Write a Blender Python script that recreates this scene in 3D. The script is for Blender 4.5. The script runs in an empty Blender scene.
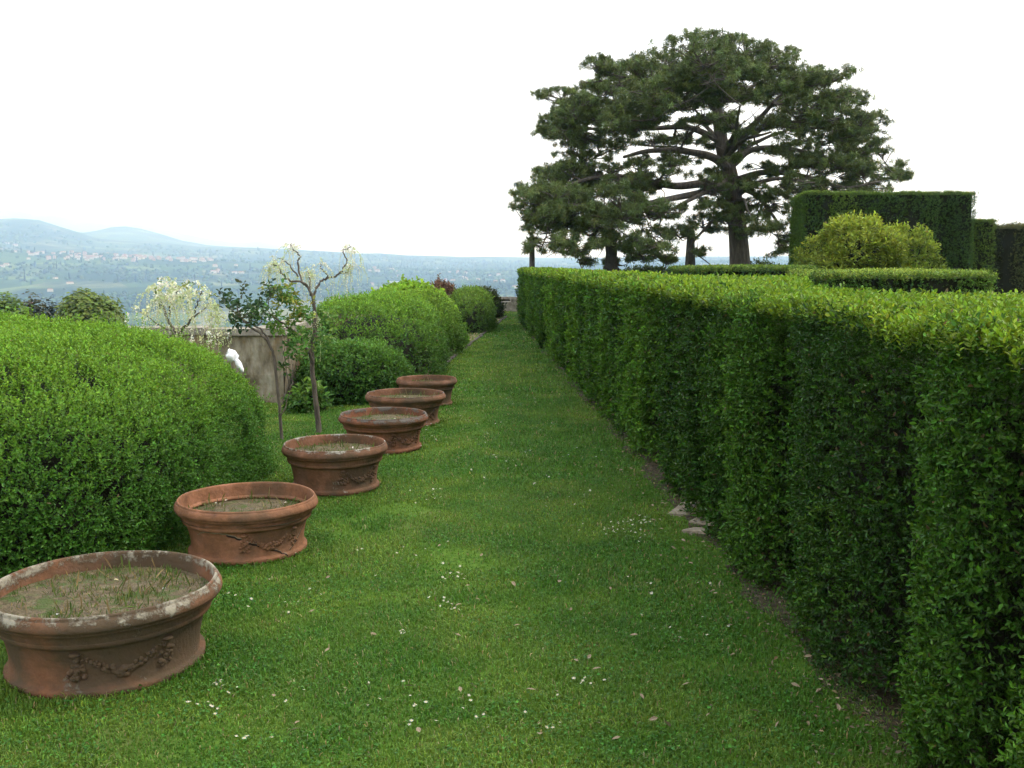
import bpy, math
import numpy as np
from math import radians as R, pi
from mathutils import Vector

rng = np.random.default_rng(11)
SC = bpy.context.scene
COL = SC.collection

# ------------------------------------------------------------------ camera
W, H, F = 1024, 768, 1005.0
EYE = 1.65
PITCH = math.atan2(384 - 264, F)
cam_d = bpy.data.cameras.new('camera')
cam_d.sensor_width = 36; cam_d.lens = 36 * F / W
cam_d.clip_start = 0.05; cam_d.clip_end = 80000
cam = bpy.data.objects.new('camera', cam_d); COL.objects.link(cam)
cam.location = (0, 0, EYE); cam.rotation_euler = (pi / 2 - PITCH, 0, 0)
SC.camera = cam

def ray(px, py):
    a = (px - W / 2) / F; b = (H / 2 - py) / F
    c, s = math.cos(PITCH), math.sin(PITCH)
    return np.array([a, c + b * s, -s + b * c])
def ground(px, py, z=0.0):                 # where the place's level z lies under a picture point
    d = ray(px, py); t = (z - EYE) / d[2]
    return np.array([0, 0, EYE]) + d * t
def at(px, py, y):                         # the point at distance y
    d = ray(px, py); t = y / d[1]
    return np.array([0, 0, EYE]) + d * t

# ------------------------------------------------------------------ noise
def _h(ix, iy, iz, seed):
    n = (ix * 73856093) ^ (iy * 19349663) ^ (iz * 83492791) ^ (seed * 2654435)
    n = n & 0x7fffffff
    n = (n ^ (n >> 13)) * 1274126177 & 0x7fffffff
    n = (n ^ (n >> 16)) & 0xffff
    return n / 65535.0
def noise(p, scale=1.0, seed=0):
    p = np.asarray(p, dtype=np.float64) / scale
    i = np.floor(p).astype(np.int64); f = p - i; f = f * f * (3 - 2 * f)
    out = 0
    for a in (0, 1):
        for b in (0, 1):
            for c in (0, 1):
                w = (f[:, 0] if a else 1 - f[:, 0]) * (f[:, 1] if b else 1 - f[:, 1]) * (f[:, 2] if c else 1 - f[:, 2])
                out = out + w * _h(i[:, 0] + a, i[:, 1] + b, i[:, 2] + c, seed)
    return out * 2 - 1
def fbm(p, scale, seed=0, oct=3):
    o = 0; a = 1; t = 0
    for k in range(oct):
        o = o + a * noise(p, scale / 2 ** k, seed + k * 17); t += a; a *= .5
    return o / t
def unit(v):
    return v / np.maximum(np.linalg.norm(v, axis=1, keepdims=True), 1e-9)
def rdir(n):
    return unit(rng.normal(size=(n, 3)))

# ------------------------------------------------------------------ mesh building
def link_mesh(name, verts, faces, mat, parent=None, col=None, smooth=False, loc=None, mats=None, mi=None):
    """verts (n,3); faces = list of int arrays (m,k); col (faces,3) is each leaf's / face's own colour"""
    me = bpy.data.meshes.new(name)
    verts = np.asarray(verts, dtype=np.float32)
    faces = [np.asarray(f, dtype=np.int32) for f in faces if len(f)]
    nl = sum(f.size for f in faces); nf = sum(len(f) for f in faces)
    me.vertices.add(len(verts)); me.vertices.foreach_set('co', verts.ravel())
    me.loops.add(nl); me.loops.foreach_set('vertex_index', np.concatenate([f.ravel() for f in faces]))
    me.polygons.add(nf)
    tot = np.concatenate([np.full(len(f), f.shape[1], dtype=np.int32) for f in faces])
    st = np.concatenate([[0], np.cumsum(tot)[:-1]]).astype(np.int32)
    me.polygons.foreach_set('loop_start', st); me.polygons.foreach_set('loop_total', tot)
    if mats:
        for m in mats: me.materials.append(m)
        me.polygons.foreach_set('material_index', np.asarray(mi, dtype=np.int32))
    else:
        me.materials.append(mat)
    me.polygons.foreach_set('use_smooth', np.full(nf, smooth, dtype=bool))
    me.update(calc_edges=True)
    if col is not None:
        at_ = me.attributes.new('col', 'FLOAT_COLOR', 'FACE')
        c4 = np.ones((nf, 4), dtype=np.float32); c4[:, :3] = col
        at_.data.foreach_set('color', c4.ravel())
    me.validate()
    o = bpy.data.objects.new(name, me); COL.objects.link(o)
    if parent is not None: o.parent = parent
    if loc is not None: o.location = loc
    return o
def tag(o, label=None, cat=None, group=None, kind=None):
    if label: o['label'] = label
    if cat: o['category'] = cat
    if group: o['group'] = group
    if kind: o['kind'] = kind
    return o
def thing(name, label, cat, loc=(0, 0, 0), rz=0, group=None):
    o = bpy.data.objects.new(name, None); COL.objects.link(o)
    o.location = loc; o.rotation_euler = (0, 0, rz)
    o.empty_display_size = .2
    return tag(o, label, cat, group)

class MB:
    """collects solid pieces into one mesh"""
    def __init__(s): s.v = []; s.f = {}; s.n = 0
    def add(s, v, faces):
        v = np.asarray(v, float)
        for f in faces:
            f = np.asarray(f); s.f.setdefault(f.shape[1], []).append(f + s.n)
        s.v.append(v); s.n += len(v)
    def box(s, c, h, rz=0, taper=1.0):
        x, y, z = h
        v = np.array([[-x, -y, -z], [x, -y, -z], [x, y, -z], [-x, y, -z], [-x * taper, -y * taper, z], [x * taper, -y * taper, z], [x * taper, y * taper, z], [-x * taper, y * taper, z]], float)
        co, si = math.cos(rz), math.sin(rz)
        v = v @ np.array([[co, si, 0], [-si, co, 0], [0, 0, 1]]) + np.asarray(c)
        s.add(v, [[[0, 3, 2, 1], [4, 5, 6, 7], [0, 1, 5, 4], [1, 2, 6, 5], [2, 3, 7, 6], [3, 0, 4, 7]]])
    def lathe(s, prof, n=48, c=(0, 0, 0), sx=1, sy=1, wob=0, seed=1, flute=0):
        prof = np.asarray(prof, float); a = np.linspace(0, 2 * pi, n, endpoint=False)
        m = len(prof)
        r = prof[:, 0][:, None] * (1 + flute * np.cos(a * 9)[None, :])
        P = np.stack([r * np.cos(a) * sx, r * np.sin(a) * sy, prof[:, 1][:, None] + 0 * a[None, :]], -1).reshape(-1, 3)
        if wob:
            P = P + wob * np.stack([fbm(P, .25, seed), fbm(P, .25, seed + 5), .6 * fbm(P, .3, seed + 9)], 1)
        i = np.arange(m - 1)[:, None] * n; j = np.arange(n)[None, :]; k = (j + 1) % n
        q = np.stack([i + j, i + k, i + n + k, i + n + j], -1).reshape(-1, 4)
        s.add(P + np.asarray(c), [q])
    def tube(s, pts, rad, n=6):
        pts = np.asarray(pts, float); m = len(pts); rad = np.broadcast_to(np.asarray(rad, float), (m,))
        t = np.gradient(pts, axis=0); t = unit(t)
        up = np.where(np.abs(t[:, 2:3]) > .9, np.array([[1., 0, 0]]), np.array([[0, 0, 1.]]))
        u = unit(np.cross(t, up)); w = np.cross(t, u)
        a = np.linspace(0, 2 * pi, n, endpoint=False)
        P = pts[:, None] + rad[:, None, None] * (np.cos(a)[None, :, None] * u[:, None] + np.sin(a)[None, :, None] * w[:, None])
        i = np.arange(m - 1)[:, None] * n; j = np.arange(n)[None, :]; k = (j + 1) % n
        q = np.stack([i + j, i + k, i + n + k, i + n + j], -1).reshape(-1, 4)
        s.add(np.vstack([P.reshape(-1, 3), pts[-1:] + t[-1:] * rad[-1]]), [q])
        tip = m * n; l = (m - 1) * n
        s.f.setdefault(3, []).append(np.stack([l + np.arange(n), l + (np.arange(n) + 1) % n, np.full(n, tip)], -1) + s.n - (m * n + 1))
    def blob(s, c, r, seed=0, amp=.25, sub=1):
        v, f = ICO[sub]
        v = v * (1 + amp * noise(v + seed * 3.7, .8, seed)[:, None]) * np.asarray(r) + np.asarray(c)
        s.add(v, [f])
    def build(s, name, mat, parent=None, smooth=False, loc=None, col=None):
        return link_mesh(name, np.vstack(s.v), [np.vstack(x) for x in s.f.values()], mat, parent, smooth=smooth, loc=loc)

def _ico():
    out = []
    import bmesh
    for k in (1, 2, 3):
        bm = bmesh.new(); bmesh.ops.create_icosphere(bm, subdivisions=k, radius=1)
        bm.verts.ensure_lookup_table()
        out.append((np.array([v.co[:] for v in bm.verts]), np.array([[v.index for v in f.verts] for f in bm.faces]))); bm.free()
    return out
ICO = _ico()

def smooth_path(pts, n=5):
    pts = np.asarray(pts, float)
    if len(pts) < 3:
        t = np.linspace(0, 1, n + 1)[:, None]; return pts[0] * (1 - t) + pts[-1] * t
    P = np.vstack([2 * pts[0] - pts[1], pts, 2 * pts[-1] - pts[-2]]); out = []
    for i in range(1, len(P) - 2):
        for t in np.linspace(0, 1, n, endpoint=False):
            a, b, c, d = P[i - 1], P[i], P[i + 1], P[i + 2]
            out.append(.5 * (2 * b + (c - a) * t + (2 * a - 5 * b + 4 * c - d) * t * t + (3 * b - a - 3 * c + d) * t ** 3))
    out.append(pts[-1]); return np.array(out)

# ------------------------------------------------------------------ leaves
def leaf_arrays(P, T, N, L, Wd):
    n = len(P); L = np.broadcast_to(L, (n,))[:, None]; Wd = np.broadcast_to(Wd, (n,))[:, None]
    B = np.cross(N, T)
    up = N * Wd * .22
    v = np.stack([P, P + T * L * .35 + B * Wd * .5 + up, P + T * L * .72 + B * Wd * .36 + up * .6, P + T * L - N * L * .08,
                  P + T * L * .72 - B * Wd * .36 + up * .6, P + T * L * .35 - B * Wd * .5 + up], 1).reshape(-1, 3)
    b = np.arange(n)[:, None] * 6
    f = np.concatenate([b + np.array([[0, 3, 2, 1]]), b + np.array([[0, 5, 4, 3]])], 1).reshape(-1, 4)
    return v, f
def diamonds(P, T, N, L, Wd):
    n = len(P); L = np.broadcast_to(L, (n,))[:, None]; Wd = np.broadcast_to(Wd, (n,))[:, None]
    B = np.cross(N, T)
    v = np.stack([P, P + T * L * .5 + B * Wd * .5 + N * Wd * .15, P + T * L, P + T * L * .5 - B * Wd * .5 + N * Wd * .15], 1).reshape(-1, 3)
    return v, (np.arange(n)[:, None] * 4 + np.array([[0, 3, 2, 1]]))
def shoot_leaves(P, D, SL, k):
    """k leaves spiralling up each shoot: positions, tips, normals, index of the shoot, place along it"""
    n = len(P); SL = np.broadcast_to(SL, (n,))
    u = unit(np.cross(D, rdir(n))); v = np.cross(D, u)
    i = np.arange(k)[None, :]
    ph = rng.uniform(0, 6.28, (n, 1)) + i * 2.4
    Rr = np.cos(ph)[..., None] * u[:, None] + np.sin(ph)[..., None] * v[:, None]
    pos = P[:, None] + D[:, None] * (SL[:, None] * ((i + .3) / k))[..., None]
    sp = .85 - .45 * i / k
    T = D[:, None] * .55 + Rr * sp[..., None]
    T = T + rng.normal(0, .18, T.shape)
    T = T.reshape(-1, 3); T = unit(T)
    Nn = (D[:, None] * .8 - Rr * .55).reshape(-1, 3) + rng.normal(0, .15, (n * k, 3))
    Nn = unit(Nn - T * np.sum(Nn * T, 1, keepdims=True))
    return pos.reshape(-1, 3), T, Nn, np.repeat(np.arange(n), k), np.tile(np.arange(k) / k, n)

class Leaves:
    def __init__(s): s.v = []; s.f = []; s.c = []; s.n = 0
    def add(s, P, T, N, L, Wd, col, fine=True):
        if not len(P): return
        v, f = (leaf_arrays if fine else diamonds)(P, T, N, L, Wd)
        s.v.append(v.astype(np.float32)); s.f.append((f + s.n).astype(np.int32)); s.n += len(v)
        s.c.append(np.repeat(col, len(f) // len(P), axis=0).astype(np.float32))
    def tris(s, v, f, col):
        pass
    def build(s, name, mat, parent=None):
        return link_mesh(name, np.vstack(s.v), [np.vstack(s.f)], mat, parent, col=np.vstack(s.c))

def vary(col, n, b=.25, h=.12):
    c = np.broadcast_to(np.asarray(col, float), (n, 3)).copy()
    k = np.exp(rng.normal(0, b, (n, 1)))
    c = c * k
    c[:, 0] *= np.exp(rng.normal(0, h, n)); c[:, 2] *= np.exp(rng.normal(0, h, n))
    return np.clip(c, .002, .9)
def mixc(a, b, t):
    t = np.asarray(t)[:, None]; return a * (1 - t) + b * t

# ------------------------------------------------------------------ materials
def mat_new(name):
    m = bpy.data.materials.new(name); m.use_nodes = True
    nt = m.node_tree; nt.nodes.clear()
    return m, nt, nt.nodes, nt.links
def leaf_mat(name, trans=.3, rough=.45, spec=.35):
    m, nt, N, L = mat_new(name)
    a = N.new('ShaderNodeAttribute'); a.attribute_name = 'col'
    p = N.new('ShaderNodeBsdfPrincipled'); p.inputs['Roughness'].default_value = rough
    p.inputs['Specular IOR Level'].default_value = spec
    t = N.new('ShaderNodeBsdfTranslucent'); mx = N.new('ShaderNodeMixShader'); mx.inputs[0].default_value = trans
    hs = N.new('ShaderNodeHueSaturation'); hs.inputs['Value'].default_value = 1.25; hs.inputs['Hue'].default_value = .485
    L.new(a.outputs['Color'], p.inputs['Base Color']); L.new(a.outputs['Color'], hs.inputs['Color']); L.new(hs.outputs[0], t.inputs['Color'])
    o = N.new('ShaderNodeOutputMaterial')
    L.new(p.outputs[0], mx.inputs[1]); L.new(t.outputs[0], mx.inputs[2]); L.new(mx.outputs[0], o.inputs[0])
    return m
def ramp_mat(name, stops, scale=5.0, detail=8, rough=.85, bump=.4, bscale=None, spec=.2, coord='Object', stretch=(1, 1, 1), second=None, dist=.02):
    """noise through a colour ramp, plus bump; second=(colour, scale, lo, hi): patches of another colour"""
    m, nt, N, L = mat_new(name)
    tc = N.new('ShaderNodeTexCoord'); mp = N.new('ShaderNodeMapping'); mp.inputs['Scale'].default_value = stretch
    L.new(tc.outputs[coord], mp.inputs[0])
    nz = N.new('ShaderNodeTexNoise'); nz.inputs['Scale'].default_value = scale; nz.inputs['Detail'].default_value = detail; nz.inputs['Roughness'].default_value = .65
    L.new(mp.outputs[0], nz.inputs[0])
    cr = N.new('ShaderNodeValToRGB'); e = cr.color_ramp.elements
    while len(e) < len(stops): e.new(.5)
    for k, (pos, c) in enumerate(stops): e[k].position = pos; e[k].color = (*c, 1)
    L.new(nz.outputs[0], cr.inputs[0]); out = cr.outputs[0]
    if second:
        c2, s2, lo, hi = second
        n2 = N.new('ShaderNodeTexNoise'); n2.inputs['Scale'].default_value = s2; n2.inputs['Detail'].default_value = 9; n2.inputs['Roughness'].default_value = .7
        L.new(mp.outputs[0], n2.inputs[0])
        mr = N.new('ShaderNodeMapRange'); mr.inputs[1].default_value = lo; mr.inputs[2].default_value = hi; L.new(n2.outputs[0], mr.inputs[0])
        mx = N.new('ShaderNodeMix'); mx.data_type = 'RGBA'; L.new(mr.outputs[0], mx.inputs[0]); L.new(out, mx.inputs[6]); mx.inputs[7].default_value = (*c2, 1)
        out = mx.outputs[2]
    p = N.new('ShaderNodeBsdfPrincipled'); p.inputs['Roughness'].default_value = rough; p.inputs['Specular IOR Level'].default_value = spec
    L.new(out, p.inputs['Base Color'])
    if bump:
        nb = N.new('ShaderNodeTexNoise'); nb.inputs['Scale'].default_value = bscale or scale * 6; nb.inputs['Detail'].default_value = 6
        L.new(mp.outputs[0], nb.inputs[0])
        bp = N.new('ShaderNodeBump'); bp.inputs['Strength'].default_value = bump; bp.inputs['Distance'].default_value = dist
        L.new(nb.outputs[0], bp.inputs['Height']); L.new(bp.outputs[0], p.inputs['Normal'])
    o = N.new('ShaderNodeOutputMaterial'); L.new(p.outputs[0], o.inputs[0])
    return m
def flat_mat(name, c, rough=.8, spec=.2):
    m, nt, N, L = mat_new(name)
    p = N.new('ShaderNodeBsdfPrincipled'); p.inputs['Base Color'].default_value = (*c, 1); p.inputs['Roughness'].default_value = rough; p.inputs['Specular IOR Level'].default_value = spec
    o = N.new('ShaderNodeOutputMaterial'); L.new(p.outputs[0], o.inputs[0]); return m
def attr_mat(name, rough=.9, spec=.1):
    m, nt, N, L = mat_new(name)
    a = N.new('ShaderNodeAttribute'); a.attribute_name = 'col'
    p = N.new('ShaderNodeBsdfPrincipled'); p.inputs['Roughness'].default_value = rough; p.inputs['Specular IOR Level'].default_value = spec
    L.new(a.outputs['Color'], p.inputs['Base Color'])
    o = N.new('ShaderNodeOutputMaterial'); L.new(p.outputs[0], o.inputs[0]); return m

M_BOX = leaf_mat('box_leaf', .3, .42, .25)
M_SOFT = leaf_mat('soft_leaf', .35, .5, .3)
M_PINE = leaf_mat('pine_needle', .15, .5, .25)
M_GRASS = leaf_mat('grass_blade', .35, .5, .25)
M_FAR = attr_mat('far_foliage')
M_TWIG = ramp_mat('shaded_twigs', [(.3, (.005, .007, .003)), (.7, (.013, .014, .007))], 14, bump=.6, bscale=60)  # solid inner twigs, coloured near black so gaps between leaves read as shade
M_BARK = ramp_mat('pine_bark', [(.3, (.05, .043, .036)), (.55, (.115, .10, .082)), (.75, (.19, .17, .14))], 3.0, stretch=(4, 4, .8), bump=1.0, bscale=9, dist=.05)
M_BARK2 = ramp_mat('grey_bark', [(.3, (.05, .04, .032)), (.7, (.17, .145, .115))], 20, stretch=(1, 1, .3), bump=.6)
M_SOIL = ramp_mat('soil', [(.3, (.09, .065, .04)), (.5, (.17, .13, .08)), (.72, (.27, .22, .14))], 16, bump=.8, bscale=60)
M_POTSOIL = ramp_mat('potting_earth', [(.3, (.05, .04, .022)), (.5, (.11, .085, .05)), (.72, (.19, .155, .095))], 30, bump=.9, bscale=90, second=((.06, .085, .022), 9, .5, .6))
M_FOOT = ramp_mat('hedge_foot_litter', [(.3, (.022, .020, .012)), (.5, (.05, .042, .026)), (.68, (.10, .08, .05)), (.8, (.16, .13, .085))], 28, bump=.8, bscale=80)
M_STONE = ramp_mat('grey_stone', [(.3, (.14, .12, .10)), (.55, (.27, .245, .20)), (.75, (.40, .37, .31))], 6, bump=.6, bscale=30, second=((.09, .085, .06), 3.5, .52, .7))
M_DSTONE = ramp_mat('dark_stone', [(.3, (.035, .032, .028)), (.7, (.10, .092, .08))], 5, bump=.6, bscale=25, second=((.05, .055, .03), 4, .55, .7))
M_WALL = ramp_mat('old_plaster_wall', [(.32, (.05, .042, .028)), (.44, (.15, .125, .085)), (.56, (.25, .215, .155)), (.70, (.36, .33, .26))], 4.2, bump=.8, bscale=14, second=((.20, .13, .055), 2.0, .52, .66), dist=.04, stretch=(1.3, 1.3, .55))

# ------------------------------------------------------------------ lawn and terrace
HEDGE_X = lambda y: 1.50 - .0425 * y                      # the clipped face along the path
LAWN_G = None
m, nt, N, L = mat_new('lawn_ground')
tc = N.new('ShaderNodeTexCoord')
n1 = N.new('ShaderNodeTexNoise'); n1.inputs['Scale'].default_value = 1.1; n1.inputs['Detail'].default_value = 5; L.new(tc.outputs['Object'], n1.inputs[0])
n2 = N.new('ShaderNodeTexNoise'); n2.inputs['Scale'].default_value = 30; n2.inputs['Detail'].default_value = 8; L.new(tc.outputs['Object'], n2.inputs[0])
cr = N.new('ShaderNodeValToRGB'); cr.color_ramp.elements[0].position = .3; cr.color_ramp.elements[0].color = (.032, .075, .009, 1)
cr.color_ramp.elements[1].position = .75; cr.color_ramp.elements[1].color = (.09, .16, .024, 1); L.new(n2.outputs[0], cr.inputs[0])
mr = N.new('ShaderNodeMapRange'); mr.inputs[1].default_value = .54; mr.inputs[2].default_value = .8; L.new(n1.outputs[0], mr.inputs[0])
mx = N.new('ShaderNodeMix'); mx.data_type = 'RGBA'; L.new(mr.outputs[0], mx.inputs[0]); L.new(cr.outputs[0], mx.inputs[6]); mx.inputs[7].default_value = (.12, .12, .045, 1)
p = N.new('ShaderNodeBsdfPrincipled'); p.inputs['Roughness'].default_value = .95; p.inputs['Specular IOR Level'].default_value = .05; L.new(mx.outputs[2], p.inputs['Base Color'])
bp = N.new('ShaderNodeBump'); bp.inputs['Strength'].default_value = .6; bp.inputs['Distance'].default_value = .02; L.new(n2.outputs[0], bp.inputs['Height']); L.new(bp.outputs[0], p.inputs['Normal'])
o_ = N.new('ShaderNodeOutputMaterial'); L.new(p.outputs[0], o_.inputs[0]); M_LAWN = m

# terrace outline, then a gently uneven sheet
def lawn_z(x, y):
    P = np.stack([x, y, 0 * x], -1).reshape(-1, 3)
    return (.016 * fbm(P, 1.7, 3)).reshape(np.shape(x))
xs = np.linspace(-8, 40, 193); ys = np.linspace(-6, 46, 209)
X, Y = np.meshgrid(xs, ys)
V = np.stack([X, Y, lawn_z(X, Y)], -1).reshape(-1, 3)
nx = len(xs); i, j = np.meshgrid(np.arange(nx - 1), np.arange(len(ys) - 1)); b = (j * nx + i).ravel()
q = np.stack([b, b + 1, b + nx + 1, b + nx], -1)
cx = (X[:-1, :-1] + .12).ravel(); cy = (Y[:-1, :-1] + .12).ravel()
keep = ~((cx < -3.3) & (cy > 12.0)) & ~((cy > 37.3) & (cx < 6))
lawn = link_mesh('lawn', V, [q[keep]], M_LAWN, smooth=True); tag(lawn, kind='structure')

POTS = []   # (x, y, R, px centre...) filled below
def bare(x, y):
    """1 where the soil lies bare: under the hedge, in a few worn spots"""
    P = np.stack([x, y, 0 * x], -1)
    e = HEDGE_X(y) - x + .03
    b1 = np.clip(1 - (e + .02 - .22 * fbm(P, .45, 5)) / .26, 0, 1)
    b2 = np.clip((fbm(P, .8, 21) - .34) * 4, 0, .8)
    return np.maximum(b1, b2)

# the soil under the hedge foot
n = 420; yy = np.linspace(1.2, 29.5, n); hx = HEDGE_X(yy)
Pn = np.stack([hx, yy, 0 * yy], -1)
wl = .13 + .24 * fbm(Pn, .4, 5, 4)
cols = [hx - wl * .6, hx - wl * .3, hx + .25, hx + 1.0]
V = np.concatenate([np.stack([c, yy, lawn_z(c, yy) + .006], -1) for c in cols]); b = np.arange(n - 1)
q = np.concatenate([np.stack([b + k * n, b + (k + 1) * n, b + (k + 1) * n + 1, b + k * n + 1], -1) for k in range(3)])
tag(link_mesh('bare_soil', V, [q], M_FOOT, smooth=True), kind='structure')

# grass blades: one mass, thinner where the soil is bare
def grass_zone(y0, y1, dens, w, h):
    area_x = lambda y: (np.maximum(-.56 * y - 1.6, -4.6), HEDGE_X(y) + .1)
    n = int(dens * (y1 - y0) * 6.2)
    y = rng.uniform(y0, y1, n); x = rng.uniform(-4.6, 1.5, n)
    lo, hi = area_x(y); k = (x > lo) & (x < hi)
    x, y = x[k], y[k]
    pr = rng.uniform(0, 1, len(x)); k = pr > bare(x, y) * .93
    for (cx, cy, r) in POTS: k &= (x - cx) ** 2 + (y - cy) ** 2 > (r * .80) ** 2
    k &= ~((x > 1.04) & (x < 1.3) & (np.abs(y - 6.62) < .28) & (pr < .85))
    x, y = x[k], y[k]; n = len(x)
    P = np.stack([x, y, lawn_z(x, y)], -1)
    tall = 1 + .55 * fbm(P, .35, 8) 
    for (cx, cy, r) in POTS: tall = tall + .6 * np.exp(-((np.hypot(x - cx, y - cy) - r) / .05) ** 2) * (noise(P, .15, 6) > -.1)
    a = rng.uniform(0, 6.28, n); lean = rng.uniform(.15, 1.0, n)
    hh = h * tall * rng.uniform(.5, 1.25, n)
    ww = w * rng.uniform(.6, 1.4, n)
    d = np.stack([np.cos(a), np.sin(a), 0 * a], -1); s = np.stack([-np.sin(a), np.cos(a), 0 * a], -1)
    up = np.array([[0, 0, 1.]])
    P0 = P - s * ww[:, None] * .5; P1 = P + s * ww[:, None] * .5
    md = P + up * hh[:, None] * .6 + d * (hh * lean * .35)[:, None]
    M0 = md - s * ww[:, None] * .4; M1 = md + s * ww[:, None] * .4
    tp = P + up * (hh * (1 - .35 * lean))[:, None] + d * (hh * lean)[:, None]
    v = np.stack([P0, P1, M1, M0, tp], 1).reshape(-1, 3)
    t = fbm(P, .9, 31) + .5 * noise(P, .22, 4); 
    c = mixc(vary((.056, .150, .016), n, .28, .15), vary((.118, .207, .027), n, .28, .15), np.clip(.42 + 1.35 * t - .25 * np.clip((x + .2) / 1.6, -.6, 1), 0, 1))  # blades mixed darker towards the hedge, its shade put into their colour
    dry = rng.uniform(0, 1, n) < .035; c[dry] = vary((.26, .22, .10), dry.sum())
    return v, c
GZ = [(2.2, 4.6, 17000, .0045, .022), (4.6, 7.5, 10000, .0058, .022), (7.5, 12.5, 4500, .009, .024), (12.5, 20, 1400, .016, .030), (20, 37, 500, .03, .030)]

# ------------------------------------------------------------------ terracotta pots
def terracotta(name, base, lich, lcol, zrim, cut=.5, dark=.5):
    m, nt, N, L = mat_new(name)
    tc = N.new('ShaderNodeTexCoord'); 
    nz = N.new('ShaderNodeTexNoise'); nz.inputs['Scale'].default_value = 7; nz.inputs['Detail'].default_value = 11; nz.inputs['Roughness'].default_value = .75; L.new(tc.outputs['Object'], nz.inputs[0])
    cr = N.new('ShaderNodeValToRGB'); e = cr.color_ramp.elements; e.new(.5)
    for k, (pos, s) in enumerate([(.3, .45), (.5, 1.0), (.70, 1.6)]):
        e[k].position = pos; e[k].color = (base[0] * s, base[1] * s * (1.08 if k == 0 else 1), base[2] * s * (1.2 if k != 1 else 1), 1)
    L.new(nz.outputs[0], cr.inputs[0])
    # grime in broad patches
    n3 = N.new('ShaderNodeTexNoise'); n3.inputs['Scale'].default_value = 3.0; n3.inputs['Detail'].default_value = 6; L.new(tc.outputs['Object'], n3.inputs[0])
    g = N.new('ShaderNodeMapRange'); g.inputs[1].default_value = dark; g.inputs[2].default_value = dark + .18; L.new(n3.outputs[0], g.inputs[0])
    gm = N.new('ShaderNodeMath'); gm.operation = 'MULTIPLY'; gm.inputs[1].default_value = .85; L.new(g.outputs[0], gm.inputs[0])
    mg = N.new('ShaderNodeMix'); mg.data_type = 'RGBA'; L.new(gm.outputs[0], mg.inputs[0]); L.new(cr.outputs[0], mg.inputs[6]); mg.inputs[7].default_value = (.060, .048, .030, 1)
    # lichen on the rim
    n2 = N.new('ShaderNodeTexNoise'); n2.inputs['Scale'].default_value = 9; n2.inputs['Detail'].default_value = 10; n2.inputs['Roughness'].default_value = .75; L.new(tc.outputs['Object'], n2.inputs[0])
    sx = N.new('ShaderNodeSeparateXYZ'); L.new(tc.outputs['Object'], sx.inputs[0])
    zr = N.new('ShaderNodeMapRange'); zr.inputs[1].default_value = zrim; zr.inputs[2].default_value = zrim + .035; L.new(sx.outputs[2], zr.inputs[0])
    # z lifts the threshold so the crust hugs the rim
    ad = N.new('ShaderNodeMath'); ad.operation = 'MULTIPLY_ADD'; ad.inputs[1].default_value = lich; L.new(zr.outputs[0], ad.inputs[0]); L.new(n2.outputs[0], ad.inputs[2])
    th = N.new('ShaderNodeMapRange'); th.inputs[1].default_value = cut + .16; th.inputs[2].default_value = cut + .24; L.new(ad.outputs[0], th.inputs[0])
    ml = N.new('ShaderNodeMix'); ml.data_type = 'RGBA'; L.new(th.outputs[0], ml.inputs[0]); L.new(mg.outputs[2], ml.inputs[6]); ml.inputs[7].default_value = (*lcol, 1)
    p = N.new('ShaderNodeBsdfPrincipled'); p.inputs['Roughness'].default_value = .85; p.inputs['Specular IOR Level'].default_value = .2; L.new(ml.outputs[2], p.inputs['Base Color'])
    nb = N.new('ShaderNodeTexNoise'); nb.inputs['Scale'].default_value = 45; nb.inputs['Detail'].default_value = 6; L.new(tc.outputs['Object'], nb.inputs[0])
    sm = N.new('ShaderNodeMath'); sm.operation = 'ADD'; L.new(nb.outputs[0], sm.inputs[0]); L.new(th.outputs[0], sm.inputs[1])
    bp = N.new('ShaderNodeBump'); bp.inputs['Strength'].default_value = .7; bp.inputs['Distance'].default_value = .008; L.new(sm.outputs[0], bp.inputs['Height']); L.new(bp.outputs[0], p.inputs['Normal'])
    o = N.new('ShaderNodeOutputMaterial'); L.new(p.outputs[0], o.inputs[0]); return m

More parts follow.
